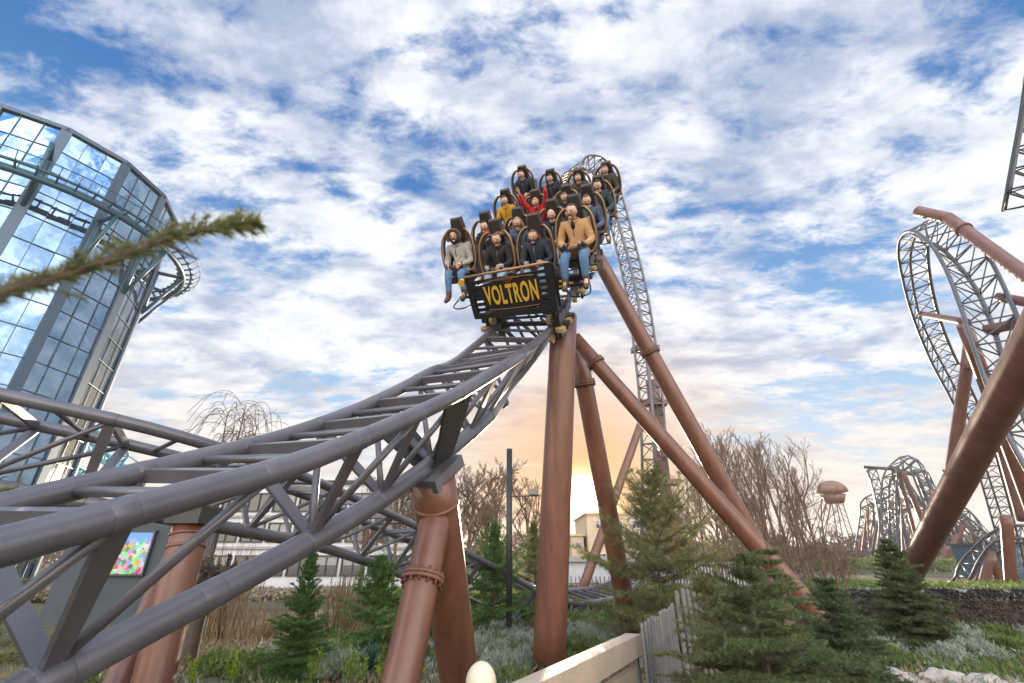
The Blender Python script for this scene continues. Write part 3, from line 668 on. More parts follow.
RD=[
 [dict(label='rider in pale grey quilted coat with dark fur hood, front row',top='greyc',legs='denim',hair='short',hairc='hair_d',hood=True,open_coat=True,lean=(-.03,.02)),
  dict(label='front row rider with hair blown sideways, black coat and pale gloves',top='blackc',legs='denim_l',hair='blown',tuck=True,hairc='hair_b',glove='greyc',lean=(.04,-.02)),
  dict(label='front row rider with long brown hair looking down, navy coat and pale jeans',tuck=True,top='navy',legs='denim_l',hair='long',hairc='hair_b',glove='greyc',lean=(-.02,-.05),face='shut'),
  dict(label='front row rider laughing in a camel wool coat and dark blue jeans',top='camel',legs='denim',hair='short',hairc='hair_d',open_coat=True,glove='navy',big=1.1,lean=(-.02,.0))],
 [dict(label='rider in dark jacket with a red scarf, directly behind the grey quilted coat',top='blackc',legs='navy',hair='short',hairc='hair_d',scarf='red'),
  dict(label='long fair haired rider in dusty blue jacket in the second row',top='blue_c',legs='denim',hair='long',hairc='hair_f',face='shut'),
  dict(label='bald rider in navy jacket, just left of the camel coat',top='navy',legs='denim_l',hair='bald',hairc='hair_d',face='shut'),
  dict(label='short haired rider in slate blue jacket, right behind the camel coat',top='blue_c',legs='navy',hair='short',hairc='hair_b')],
 [dict(label='rider in a mustard yellow jumper at the outer end of the third row',top='yellow',legs='navy',hair='short',hairc='hair_b'),
  dict(label='rider in a bright red jacket holding both arms up in the air',top='red',legs='navy',hair='short',hairc='hair_f',arms='up',lean=(0,-.03)),
  dict(label='rider in plain navy jacket between the red jacket and the dark teal one',top='navy',legs='denim',hair='short',hairc='hair_b',lean=(-.04,0)),
  dict(label='rider in dark teal jacket at the right end of the third row',top='teal_c',legs='denim',hair='short',hairc='hair_d',big=1.08)],
 [dict(label='rider in a dark navy jacket at the left end of the top row',top='navy',legs='blackc',hair='short',hairc='hair_d',face='shut'),
  dict(label='dark haired rider in a navy coat, second from the left in the top row',top='navy',legs='navy',hair='short',hairc='hair_d',face='shut'),
  dict(label='rider in grey olive jacket in front of the arch of track',top='olive',legs='blackc',hair='short',hairc='hair_b',face='shut'),
  dict(label='tall rider in a dark olive coat at the right end of the top row',top='olive',legs='denim',hair='short',hairc='hair_b',big=1.04,lean=(-.03,0))]]
for j_ in range(4):
    for i_ in range(4): rider(FR[j_],(SX[i_],.0,SEAT+.02+SZ[j_][i_]),**RD[j_][i_])

# ------------------------------------------------------------------ glass tower with its teal helix track
TC=V(-38.5,29.2,0); TR_=8.3; TH=30.; NS=14; a0=R(-6)-math.pi/NS
tw=empty('glass_tower',TC,'tall polygonal tower of mirrored blue glass panels at the far left','tower')
cs=[TC+V(TR_*math.cos(a0+2*math.pi*k/NS),TR_*math.sin(a0+2*math.pi*k/NS),0) for k in range(NS)]
rows=16; rh=TH/rows
vis=[k for k in range(NS)]
glass=MB(); thin=MB()
for k in vis:
    A_,B_=cs[k],cs[(k+1)%NS]
    nn=nrm((A_+B_)/2-TC)
    face=MB(); Ai,Bi=A_-nn*.05,B_-nn*.05
    for r_ in range(rows):
        for c_ in range(3):
            p=Ai+(Bi-Ai)*c_/3; q=Ai+(Bi-Ai)*(c_+1)/3; z0,z1=r_*rh,(r_+1)*rh; j=[RNG.normal(0,.012) for _ in range(4)]
            face.add([p+V(0,0,z0)+nn*j[0],q+V(0,0,z0)+nn*j[1],q+V(0,0,z1)+nn*j[2],p+V(0,0,z1)+nn*j[3]],[(0,1,2,3)])
    face.build('glass_face',M['glass'],tw)
    m=MB()
    for r_ in range(1,rows): m.bar(A_+V(0,0,r_*rh),B_+V(0,0,r_*rh),.03,.05)
    for c_ in(1,2): p=A_+(B_-A_)*c_/3; m.bar(p,p+V(0,0,TH),.03,.05,nn)
    m.build('glazing_bars',M['mullion'],tw)
    MB().bar(A_,A_+V(0,0,TH),.62,.16,nrm(A_-TC)).build('corner_pilaster',M['mullion'],tw)
    MB().bar(A_+V(0,0,TH+.1),B_+V(0,0,TH+.1),.3,.3).build('roof_edge',M['mullion'],tw)
m=MB(); m.add([c+V(0,0,TH-.1) for c in cs],[tuple(range(NS))]); m.build('roof',M['slate'],tw)
HPn=[]; HU=[]
for t in np.linspace(-150,200,30):
    a_=R(t); HPn.append(TC+V(10.3*math.cos(a_),10.3*math.sin(a_),24.4+.0085*(t+60))); HU.append((math.cos(a_)*.15,math.sin(a_)*.15,1))
th=empty('helix_track',HPn[0],'teal coaster track circling high round the mirrored glass tower','coaster track')
p,tg,u,r=track_frames(HPn,HU,.95)
MB().tube(p-r*.5,.10,8).build('rail',M['teal'],th); MB().tube(p+r*.5,.10,8).build('rail',M['teal'],th); MB().tube(p-u*.45,.22,10).build('spine_tube',M['teal'],th)
for k in range(len(p)): m=MB(); m.bar(p[k]-r[k]*.7,p[k]-u[k]*.4,.10,.14); m.bar(p[k]+r[k]*.7,p[k]-u[k]*.4,.10,.14); m.build('tie_frame',M['teal'],th)
hp=MB().tube(p+r*1.0+u*.55,.04,5); 
for k in range(0,len(p)): hp.tube([p[k]+r[k]*.7,p[k]+r[k]*1.+u[k]*.55],.03,4)
hp.build('service_handrail',M['teal'],th)
for k in range(NS):
    a_=a0+2*math.pi*k/NS; z=23.9+.0085*(math.degrees(a_)+60)
    if not -150<math.degrees((a_+math.pi)%(2*math.pi)-math.pi)<200: continue
    c=TC+V(8.4*math.cos(a_),8.4*math.sin(a_),0); e=TC+V(10.3*math.cos(a_),10.3*math.sin(a_),z); m=MB()
    m.tube([c+V(0,0,z-.1),e],.16,8); m.tube([c+V(0,0,z-4.2),e],.13,8); m.tube([c+V(0,0,z-4.2),c+V(0,0,z)],.15,6); m.build('bracket_strut',M['teal'],th)

# turquoise water coaster beyond, low at the left
cy_=empty('coaster_track',at(-40,470,40),'turquoise tangle of low coaster track at the far left under the tower','coaster track')
track(cy_,[at(x,y,d) for x,y,d in ((-60,470,30),(-10,440,33),(15,432,36),(45,455,40),(70,468,45),(95,480,52))],[(0,-.3,1)]*6,1.6,1.0,1.6,.16,.3,M['cyan'],web=.1,sub=2,n=8)
for x,y,x2,y2,d in((5,450,18,520,36),(30,445,8,520,37),(48,458,62,530,40),(20,470,-15,520,35),(60,470,35,530,42)):
    MB().tube([at(x,y,d),at(x2,y2,d)],.28,8).build('support_leg',M['cyan'],cy_)
cy2=empty('coaster_track',at(80,425,60),'turquoise ladder-like track descending behind the tangle of turquoise tubes','coaster track')
track(cy2,[at(x,y,d) for x,y,d in ((55,415,56),(80,432,56),(100,447,57),(122,462,58),(135,472,60))],[(0,-.9,.4)]*5,2.3,1.2,1.7,.18,.22,M['cyan'],web=.11,sub=2,n=8)
for x,y,x2,y2 in((66,424,60,500),(95,444,90,500),(118,460,118,500)): MB().tube([at(x,y,57),at(x2,y2,57)],.2,6).build('support_leg',M['cyan'],cy2)

# ------------------------------------------------------------------ the loop and columns at the right
def T(label,pts,ups,g=1.3,h=.95,step=1.3,rr=.085,sr=.1,mm='rail2',web=.045,n=8,sub=2):
    o=empty('coaster_track',pts[0],label,'coaster track'); track(o,pts,ups,g,h,step,rr,sr,M[mm],web=web,n=n,sub=sub); return o
Ep=[(1075,500,15.5),(1030,420,17),(1000,345,18.5),(983,300,20),(966,262,21.5),(946,235,23),(925,225,25),(909,236,27),(906,268,29),(916,315,31),(931,352,33),(952,392,35),(969,430,37),(985,480,39),(1000,530,41),(1012,575,43)]
Eu=[(-.35,-.5,.8),(-.4,-.5,.75),(-.4,-.5,.75),(-.4,-.45,.8),(-.3,-.4,.85),(-.2,-.3,.95),(-.2,-.1,1),(-.4,.2,.7),(-.2,.6,.2),(-.3,.8,.1),(-.3,.9,.1),(-.3,.9,.1),(-.3,.9,.1),(-.2,.9,.1),(-.1,.9,.1),(0,.9,.1)]
T('tall pale grey loop of coaster track arching over at the upper right',[at(*p) for p in Ep],Eu,g=1.5,h=1.1,step=1.25,web=.04)
T('dark steel truss cut off by the right edge, high at the upper right',[at(*p) for p in ((1052,0,15),(1042,90,14),(1032,150,13.5),(1024,198,13),)],[(0,-1,0)]*4,g=.8,h=.6,step=.8,mm='dark_steel',web=.03,rr=.06,sr=.06)
T('grey running track that bends low at the right in front of the far structures',[at(*p) for p in ((945,590,38),(958,581,37),(972,560,36),(986,543,35),(1002,533,34),(1024,532,33),(1050,533,32))],[(-.3,-.6,.7)]*7,g=1.5,h=.9,step=1.5,mm='rail',rr=.11,sr=.12,web=.05)
def PP(label,a,b,r,mate='pink',**k): return pipe('support_column',at(*a),at(*b),r,M[mate],label,n=24,**k)
q0,q1=at(884,622,14.6),at(1046,318,7.2)
pipe('support_column',q0,q0+(q1-q0)*1.9,.28,M['pink'],'long diagonal pinkish brown column rising to the right edge behind the young spruce',n=28,flange=(.62,))
PP('pinkish brown arm bent over the top of the tall loop',(948,218,23.2),(1060,300,17),.27,flange=(.18,))
PP('short horizontal end of the bent arm holding the crown of the loop',(917,211,24.6),(948,218,23.2),.27)
PP('slender pinkish column standing left of the huge diagonal one',(940,540,26),(970,345,24),.27,flange=(.36,.9))
PP('brown column leaning right from under the loop behind the huge diagonal one',(1045,545,24),(964,325,23),.30,mate='brown')
PP('far pinkish column leaning at the right edge',(1022,520,30),(996,430,30),.28)
PP('horizontal brown arm reaching from the descending side of the loop',(921,314,30.5),(966,322,24),.2,mate='brown')
PP('upper horizontal brown arm tied to the near side of the loop',(998,297,20.),(1080,312,17),.2)
PP('lower horizontal brown arm tied to the near side of the loop',(985,330,20.),(1080,312,17.5),.22)
PP('square-topped brown column carrying the low bend of track',(1012,600,32),(1006,516,32),.34,mate='brown')
PP('pinkish prop of the low bend leaning right',(979,600,34.5),(991,556,34.5),.32)
PP('brown prop of the low bend leaning left',(1009,602,34),(989,552,34.6),.32,mate='brown')
# far structures
far='far coaster structures'
def U_(k,u): return [u]*k
fp=[(893,560,84),(889,520,84),(889,485,83),(895,466,82),(907,457,81),(919,462,80),(929,485,79),(942,515,78),(962,548,77),(985,570,76)]
T('far grey top-hat hill of track with a brown arm at its crown',[at(*p) for p in fp],[(-.5,-.6,0)]*3+[(-.4,-.4,.7),(0,-.5,.9),(.3,-.4,.8)]+[(.4,-.5,.6)]*4,g=2.0,h=1.6,step=2.2,rr=.16,sr=.2,web=.11,n=6)
fp=[(860,560,105),(866,520,105),(867,505,104),(877,498,103),(890,498,101),(900,503,99),(905,522,98),(915,545,96),(930,570,95)]
T('far banked curve of grey track left of the top-hat hill',[at(*p) for p in fp],[(-.5,-.7,.3)]*3+[(-.2,-.8,.6)]*3+[(.3,-.6,.6)]*3,g=2.4,h=1.8,step=2.4,rr=.18,sr=.2,web=.13,n=6)
fp=[(938,500,70),(955,505,69),(975,520,68),(985,535,68),(975,558,70),(955,566,72),(930,575,74),(905,590,76)]
T('far tangle of grey track winding behind the huge column',[at(*p) for p in fp],[(-.2,-.6,.7)]*8,g=2.0,h=1.5,step=2.0,rr=.15,sr=.18,web=.1,n=6)
fp=[(925,470,88),(940,500,88),(958,528,87),(978,552,86),(1000,572,85),(1020,585,84)]
T('far straight descending truss of grey track near the right edge',[at(*p) for p in fp],[(.3,-.6,.6)]*6,g=2.2,h=1.6,step=2.2,rr=.16,sr=.2,web=.11,n=6)
fp=[(955,585,60),(965,572,60),(985,566,60),(1003,574,60),(1010,590,60)]
T('far low hump of grey track by the hedge at the right',[at(*p) for p in fp],[(0,-.5,.8)]*5,g=1.8,h=1.2,step=1.8,rr=.15,sr=.17,web=.1,n=6)
fp=[(872,470,90),(880,500,89),(884,530,88),(880,560,88)]
T('far upright ladder of grey track below the dark boom',[at(*p) for p in fp],[(0,-1,0)]*4,g=1.7,h=1.3,step=1.9,rr=.15,sr=.18,web=.1,n=6)
fp=[(905,480,92),(925,508,92),(950,530,91),(935,556,91),(905,548,93),(892,520,94),(915,500,95),(950,505,96),(975,530,96)]
T('far corkscrewing grey track in the middle of the far structures',[at(*p) for p in fp],[(0,-.5,.8),(.3,-.6,.6),(.2,-.9,.2),(0,-.6,.7),(-.4,-.6,.5),(-.3,-.9,.2),(0,-.6,.8),(0,-.5,.8),(.2,-.5,.8)],g=2.0,h=1.5,step=2.2,rr=.16,sr=.2,web=.11,n=6)
rs=random.Random(5)
fl=[((866,566),(884,500),104),((880,566),(872,505),104),((892,566),(876,512),102),((898,566),(912,520),100),((886,560),(900,515),101),((905,566),(890,500),99),((855,560),(868,520),105),
    ((912,572),(893,470),84),((925,572),(897,466),83),((938,560),(902,470),82),((950,560),(915,470),80),((965,575),(930,490),78),((940,575),(965,520),72),((975,580),(950,510),72),((990,580),(970,525),72),((960,590),(985,535),70),((1018,590),(995,560),70),((1000,590),(1015,560),72),((935,585),(948,545),72),((980,590),(940,505),74)]
for q_ in range(18):
    x_=rs.uniform(866,962); fl.append(((x_+rs.uniform(-14,14),572),(x_,rs.uniform(498,530)),rs.uniform(74,100)))
for k,(a_,b_,d) in enumerate(fl):
    pipe('support_column',at(*a_,d),at(*b_,d),(.30 if k%3 else .42) if k<20 else .16,M['pink'] if k%3!=1 else M['rail2'],'thin support standing among the far coaster structures',n=8,group='supports among the far coaster structures')
bo=empty('boom_arm',at(893,466,83),'long dark boom reaching left from the crown of the far top-hat hill','boom')
MB().tube([at(864,467,86),at(893,469,83)],.28,8).build('arm',M['dark_steel'],bo); MB().tube([at(868,468,86),at(869,480,86)],.05,4).build('cable',M['dark_steel'],bo); MB().tube([at(893,469,83),at(912,474,82)],.4,8).build('counterweight',M['rail2'],bo)
# mushroom-capped tower far off
mt=empty('mushroom_tower',at(833,575,95),'far tower with a domed brown cap on splayed lattice legs behind the bare trees','tower')
dz=95; cc=at(832,492,dz)
m=MB(); m.ell(cc,(2.9,2.9,2.3),20,10,fn=lambda p:1 if p[2]>-.1 else .55); m.build('cap',M['roof'],mt)
MB().tube([cc-V(0,0,.6),cc-V(0,0,2.2)],[2.3,1.6],16).build('cabin',M['brown'],mt)
for x0,x1 in((838,862),(826,800),(833,846),(830,816)):
    a_,b_=at(x0,496,dz),at(x1,570,dz+(3 if x0 in(833,830) else 0)); m=MB(); w_=V(.5,0,0)
    m.tube([a_-w_,b_-w_],.10,5); m.tube([a_+w_,b_+w_],.10,5)
    for q in np.linspace(0,1,14): c=a_+(b_-a_)*q; m.tube([c-w_,c+w_+(b_-a_)*.06],.06,4)
    m.build('lattice_leg',M['bark_red'],mt)

# ------------------------------------------------------------------ vegetation
def rot_to(d, rng, n):                    # n unit vectors perpendicular to d (k,3)
    pass
def needles(P0,P1,per,ln,wd,rng,spread=.75,droop=0.):
    """loose needle triangles along many shoots; P0,P1 (k,3)"""
    P0=np.asarray(P0,float); P1=np.asarray(P1,float); k=len(P0); D=P1-P0; L_=np.linalg.norm(D,axis=1,keepdims=True)+1e-9; D=D/L_
    idx=np.repeat(np.arange(k),per); t=rng.random((len(idx),1))**.9; base=P0[idx]+(P1-P0)[idx]*t
    rv=rng.normal(size=(len(idx),3)); rv-=D[idx]*np.sum(rv*D[idx],1,keepdims=True); rv/=np.linalg.norm(rv,axis=1,keepdims=True)+1e-9
    dr=D[idx]*(1-spread*.5)+rv*spread; dr[:,2]-=droop; dr/=np.linalg.norm(dr,axis=1,keepdims=True)
    sd=np.cross(dr,rng.normal(size=dr.shape)); sd/=np.linalg.norm(sd,axis=1,keepdims=True)+1e-9
    l=ln*(.7+.6*rng.random((len(idx),1)))
    return np.stack([base-sd*wd/2,base+sd*wd/2,base+dr*l],1)
def conifer(label,base,H,Rb,mate,seed,whorls=16,nb=6,per=26,ln=.03,wd=.006,droop=.15,lean=(0,0),cone=1.0,sh=.09,name='spruce_tree',cat='conifer',rise=.25,bare=0.,tr=.03,group=None,pshoot=.5):
    rng=np.random.default_rng(seed); base=np.asarray(base,float); root=empty(name,base,label,cat,group)
    topp=base+V(lean[0],lean[1],H); pth=np.array([base+(topp-base)*t+V(math.sin(t*5+seed)*.02*H*.3,math.cos(t*4+seed)*.02*H*.3,0)*(t*(1-t)*4) for t in np.linspace(0,1,9)])
    MB().tube(pth,np.linspace(tr,.004,9),7).build('trunk',M['bark'],root)
    S0=[];S1=[]; wood=MB()
    for wv in range(whorls):
        f=bare+(1-bare)*(wv+.3*rng.random())/whorls
        z=f; c=base+(topp-base)*z; Lb=Rb*(1-z)**cone*(.85+.3*rng.random())+.05*H*.3
        for b in range(nb+int(rng.integers(-1,2))):
            a=2*math.pi*(b+rng.random()*.7)/nb+wv*1.3; l=Lb*(.65+.5*rng.random()); el=rise*(z*1.8-.4)+rng.normal(0,.1)
            d=V(math.cos(a)*math.cos(el),math.sin(a)*math.cos(el),math.sin(el)); pts=[c]; q=5
            for s_ in range(1,q+1):
                t=s_/q; pts.append(c+d*l*t+V(0,0,-droop*l*t*t+.08*l*t**3))
            pts=np.array(pts); wood.tube(pts,np.linspace(max(.004,.012*l),.0025,len(pts)),4,cap=False)
            nn_=max(3,int(l/(sh)))
            ts=np.linspace(.12,1,nn_); side=nrm(np.cross(d,(0,0,1)))
            P_=cr(pts,ts*q)
            for t,p in zip(ts,P_):
                for sg in(-1,1):
                    sl=(l*pshoot*(1-t*.75)+sh*.3)*(.6+.6*rng.random())
                    e=p+(side*sg*.8+d*.65)*sl*.8+V(0,0,rng.normal(0,.08)*sl-droop*.6*sl)
                    S0.append(p);S1.append(e)
                    if sl>sh*1.6:
                        for u_ in(.35,.65):
                            pp_=p+(e-p)*u_
                            for s2 in(-1,1): S0.append(pp_);S1.append(pp_+(d*.8+side*s2*.7)*sl*.32+V(0,0,-.05*sl))
            S0+=list(pts[:-1]);S1+=list(pts[1:])
    S0.append(topp-V(0,0,.15*H*.3));S1.append(topp)
    m=MB(); m.tris(needles(S0,S1,per,ln,wd,rng)); 
    wood.build('branches',M['bark'],root); m.build('crown',M[mate],root); return root
def bare_tree(label,base,H,seed,mate='bark_red',levels=6,spread=.5,group=None,r0=None,name='bare_tree',weep=0.,kids=4,first=.25,cat='tree',lenf=.55,mr=.004):
    rng=np.random.default_rng(seed); base=np.asarray(base,float); root=empty(name,base,label,cat,group); r0=r0 or H*.013
    tk=MB(); A0_=[];A1_=[];Ra=[];Rb_=[]
    st=[(base,V(0,0,1),H*lenf,r0,0)]
    while st:
        p,d,l,r,lv=st.pop(); n=4 if lv<3 else 2; pts=[p]; dd=d.copy()
        for i in range(n):
            dd=dd+rng.normal(0,.13 if lv else .05,3)+V(0,0,.09 if weep==0 else (-weep*lv*.35)); dd/=math.sqrt(dd@dd); pts.append(pts[-1]+dd*l/n)
        rr=np.maximum(np.linspace(r,r*.6,n+1),mr)
        if lv==0: tk.tube(pts,rr,8,cap=False)
        else: A0_+=pts[:-1]; A1_+=pts[1:]; Ra+=list(rr[:-1]); Rb_+=list(rr[1:])
        if lv>=levels: continue
        k=kids+(3 if lv==0 else 0); f0_=first if lv==0 else .25
        for i in range(k):
            t=(f0_+(1-f0_)*(i+rng.random()*.7)/k)*n; a=min(int(t),n-1); q=pts[a]+(pts[a+1]-pts[a])*(t-a)
            ax=np.cross(dd,rng.normal(size=3)); ax/=math.sqrt(ax@ax)+1e-9; nd_=dd*(1-spread*.5)+ax*spread*(.7+.6*rng.random()); nd_/=math.sqrt(nd_@nd_)
            st.append((q,nd_,l*(.5+.22*rng.random())*(1-.3*t/n),r*.52,lv+1))
    br=MB(); br.segs(A0_,A1_,Ra,Rb_); tk.build('trunk',M[mate],root); br.build('crown',M[mate],root); return root
def dup(root,loc,rz=0.,s_=1.,label=None):
    r=root.copy(); col.objects.link(r); loc=Vector(tuple(float(q) for q in loc)); r.matrix_basis=Matrix.Translation(loc)@Matrix.Rotation(rz,4,'Z')@Matrix.Scale(s_,4)
    if label: r['label']=label
    for ch in list(root.children):
        c=ch.copy(); col.objects.link(c); c.parent=r
    return r
def leafcloud(c,rad,n,size,rng,up=.5,shell=.5,asp=.45):
    p=rng.normal(size=(n,3)); p/=np.linalg.norm(p,axis=1,keepdims=True); p[:,2]=np.abs(p[:,2])*1.0
    bump=1+.18*np.sin(p[:,:1]*7+c[0]*3)+.15*np.sin(p[:,1:2]*9+c[1]*5)+.12*np.sin(p[:,2:]*8)
    p=p*np.asarray(rad)*(shell+(1-shell)*rng.random((n,1))**.5)*bump+np.asarray(c)
    d=rng.normal(size=(n,3)); d[:,2]=np.abs(d[:,2])+up; d/=np.linalg.norm(d,axis=1,keepdims=True); s=np.cross(d,rng.normal(size=(n,3))); s/=np.linalg.norm(s,axis=1,keepdims=True)
    l=size*(.6+.8*rng.random((n,1)))
    return np.concatenate([np.stack([p-s*l*asp*.5,p+s*l*asp*.5,p+d*l],1),np.stack([p+s*l*asp*.5,p-s*l*asp*.5,p-d*l*.6],1)])
def shrub(label,c,rad,n,size,mate,seed,name='shrub',up=.6,asp=.4,group=None,cat='shrub',clumps=5,stems=True):
    rng=np.random.default_rng(seed); c=np.asarray(c,float); root=empty(name,c,label,cat,group); m=MB()
    for k in range(clumps):
        o=rng.normal(size=3)*np.asarray(rad)*.42; o[2]=abs(o[2])*.35
        m.tris(leafcloud(c+o,np.asarray(rad)*(.45+.35*rng.random()),n//clumps,size,rng,up,.35,asp))
    m.build('leaves',M[mate],root)
    if stems:
        w_=MB()
        for k in range(14):
            e=c+rng.normal(size=3)*np.asarray(rad)*V(.5,.5,0)+V(0,0,rad[2]*(.5+.4*rng.random())); w_.tube([c+(e-c)*V(.3,.3,0)-V(0,0,.05),e],[.008,.003],4,cap=False)
        w_.build('stems',M['bark'],root)
    return root
def G(px,py,z=0.): return gnd(px,py,z)
# spruces and pines
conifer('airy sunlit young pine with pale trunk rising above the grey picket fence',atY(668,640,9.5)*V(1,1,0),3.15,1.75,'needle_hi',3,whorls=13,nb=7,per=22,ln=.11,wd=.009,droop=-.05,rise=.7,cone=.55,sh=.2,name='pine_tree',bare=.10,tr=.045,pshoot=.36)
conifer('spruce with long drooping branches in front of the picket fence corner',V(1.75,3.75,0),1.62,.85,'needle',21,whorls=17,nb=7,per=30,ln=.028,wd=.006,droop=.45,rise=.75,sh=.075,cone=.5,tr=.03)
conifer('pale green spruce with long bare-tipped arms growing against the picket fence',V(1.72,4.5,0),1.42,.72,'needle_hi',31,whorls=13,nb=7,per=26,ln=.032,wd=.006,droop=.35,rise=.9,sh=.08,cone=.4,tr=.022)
conifer('low dense dark spruce at the foot of the long diagonal strut',V(3.25,5.35,0),1.45,.72,'needle_blue',22,whorls=22,nb=9,per=24,ln=.032,wd=.007,droop=.12,sh=.07,cone=.75)
conifer('slim spruce with a bare leader between the sunlit pine and the dark spruce',V(2.35,4.6,0),1.75,.55,'needle',28,whorls=18,nb=7,per=24,ln=.032,wd=.007,droop=.2,sh=.08,cone=.8)
conifer('dense young spruce standing before the huge diagonal column',G(922,650),2.02,.92,'needle',23,whorls=24,nb=9,per=24,ln=.05,wd=.012,droop=.14,sh=.10,cone=.8)
conifer('bright green feathery cypress behind the near track at the left',G(290,686),1.72,.52,'needle_fresh',24,whorls=20,nb=7,per=26,ln=.035,wd=.008,droop=.05,rise=.9,sh=.07,cone=.75,name='cypress_tree')
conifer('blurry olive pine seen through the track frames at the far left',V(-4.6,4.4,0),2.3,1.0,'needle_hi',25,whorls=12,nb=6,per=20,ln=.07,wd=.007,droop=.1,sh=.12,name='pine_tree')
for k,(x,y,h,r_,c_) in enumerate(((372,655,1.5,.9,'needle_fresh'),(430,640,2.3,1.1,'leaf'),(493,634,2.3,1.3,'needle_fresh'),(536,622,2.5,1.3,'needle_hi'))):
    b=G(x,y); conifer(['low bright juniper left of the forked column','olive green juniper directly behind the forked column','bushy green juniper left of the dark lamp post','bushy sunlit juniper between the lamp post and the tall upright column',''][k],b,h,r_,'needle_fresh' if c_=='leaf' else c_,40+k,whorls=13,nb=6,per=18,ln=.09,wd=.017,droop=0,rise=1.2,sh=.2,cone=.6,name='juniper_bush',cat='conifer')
# bare trees
GB='bare trees in the grove right of the struts'
protos=[bare_tree('tall leafless brown tree in the grove right of the long struts',V((708-512)/F*27,27,0),9.6,100,group=GB,levels=6,spread=.36,r0=.10,first=.15,mr=.0048,kids=3,lenf=.6),
        bare_tree('tall leafless brown tree in the grove right of the long struts',V((745-512)/F*33,33,0),11.2,104,group=GB,levels=6,spread=.33,r0=.11,first=.12,mr=.0048,kids=3,lenf=.62),
        bare_tree('tall leafless brown tree in the grove right of the long struts',V((790-512)/F*34,34,0),11.4,109,group=GB,levels=6,spread=.36,r0=.11,first=.12,mr=.0048,kids=3,lenf=.6)]
rs=random.Random(8)
for k,(px,Y,sc_) in enumerate(((690,34,.8),(722,30,.98),(735,36,1.1),(755,27,.8),(768,34,1.0),(778,29,.9),(800,31,.92),(803,38,.95),(715,38,1.05),(750,40,1.15),(785,40,1.2),(740,31,.95),(765,30,.95),(700,40,1.0),(728,42,1.15),(795,36,1.0))):
    dup(protos[k%3],V((px-512)/F*Y*.92,Y,0),rs.random()*6.28,sc_*.98)
GK='tan thickets under the bare grove'
tk0=bare_tree('low twiggy tan thicket under the bare grove',V((800-512)/F*24,24,0),4.2,130,mate='bark_red',group=GK,kids=5,first=.02,levels=4,spread=.5,mr=.006,name='thicket')
for px,Y,sc_ in ((832,27,.65),(775,23,.95),(742,24,1.),(825,34,.8),(815,26,.8),(760,26,1.1),(712,22,.9),(785,27,1.1)): dup(tk0,V((px-512)/F*Y*.92,Y,0),rs.random()*6.28,sc_)
GF='leafless trees behind the forked column'
b0=bare_tree('leafless tree behind the forked column and lamp post',V((470-512)/F*23,23,0),7.6,150,group=GF,levels=5,spread=.45,mr=.007)
for px,Y,sc_ in ((450,22,.95),(488,25,.9),(500,28,1.15),(528,30,1.1),(398,24,.95),(365,22,.8),(432,27,1.),(415,30,1.05)): dup(b0,V((px-512)/F*Y*.92,Y,0),rs.random()*6.28,sc_)
b1=bare_tree('leafless tree near the low sun',V((640-512)/F*46,46,0),9.5,160,group='bare trees near the low sun',levels=5,spread=.45,mr=.014)
for px,Y,sc_ in ((660,48,.98),(672,44,.92)): dup(b1,V((px-512)/F*Y*.92,Y,0),rs.random()*6.28,sc_)
wt=empty('weeping_tree',V((232-512)/F*14*1.02,14,0),'weeping leafless tree whose thin arching twigs rise above the near track','tree'); rng=np.random.default_rng(77); tk=MB(); A0_=[];A1_=[];Ra=[]
for px_,top_ in((228,412),(246,405),(258,424)):
    e=atY(px_,top_,14.); b_=V(wt.location.x+(e[0]-wt.location.x)*.3,14,0); pth=smooth_path([b_,(b_*.6+e*.4)+V(-.1,0,0),(b_*.25+e*.75)+V(.06,0,0),e],6); tk.tube(pth,np.linspace(.055,.012,len(pth)),6)
    for q in range(30):
        t=rng.uniform(.55,1); p0=cr(pth,[t*(len(pth)-1)])[0]; a=rng.random()*6.28; o=V(math.cos(a),math.sin(a),0)*rng.uniform(.5,1.5); pk=rng.uniform(.15,.55)
        c=[p0,p0+o*.35+V(0,0,pk),p0+o*.75+V(0,0,pk*.7),p0+o*1.05+V(0,0,-.25-pk*.6)]; cc_=smooth_path(c,4); A0_+=list(cc_[:-1]);A1_+=list(cc_[1:]);Ra+=[.008]*(len(cc_)-1)
        for z_ in range(4):
            g_=cc_[rng.integers(3,len(cc_)-1)]; h_=g_+rng.normal(0,.12,3)+V(0,0,-.1)+o*.1; A0_.append(g_);A1_.append(h_);Ra.append(.0055)
br=MB(); br.segs(A0_,A1_,Ra,Ra); tk.build('trunk',M['bark'],wt); br.build('crown',M['bark'],wt)
bare_tree('gnarled tree trunk with a knotty crown behind the far left column',G(186,668),2.0,203,mate='bark',kids=4,levels=4,r0=.15,first=.5)
GT='clumps of dry tan stems at the left'
for k,(x,y,h) in enumerate(((200,640,2.0),(222,640,1.9),(335,640,1.3),(350,632,1.3),(262,640,.8))):
    b=G(x,y); rng=np.random.default_rng(300+k); m=MB()
    for q in range(60):
        o=V(rng.normal(0,.22),rng.normal(0,.22),0); e=o*1.3+V(rng.normal(0,.15),rng.normal(0,.15),h*(.6+.5*rng.random())); m.tube([b+o,b+(o+e)/2+V(rng.normal(0,.03),0,0),b+e],[.014,.010,.004],4,cap=False)
    tag(m.build('reed_clump',M['leaf_t']),'clump of upright dry tan stems behind the near track','reeds',GT)
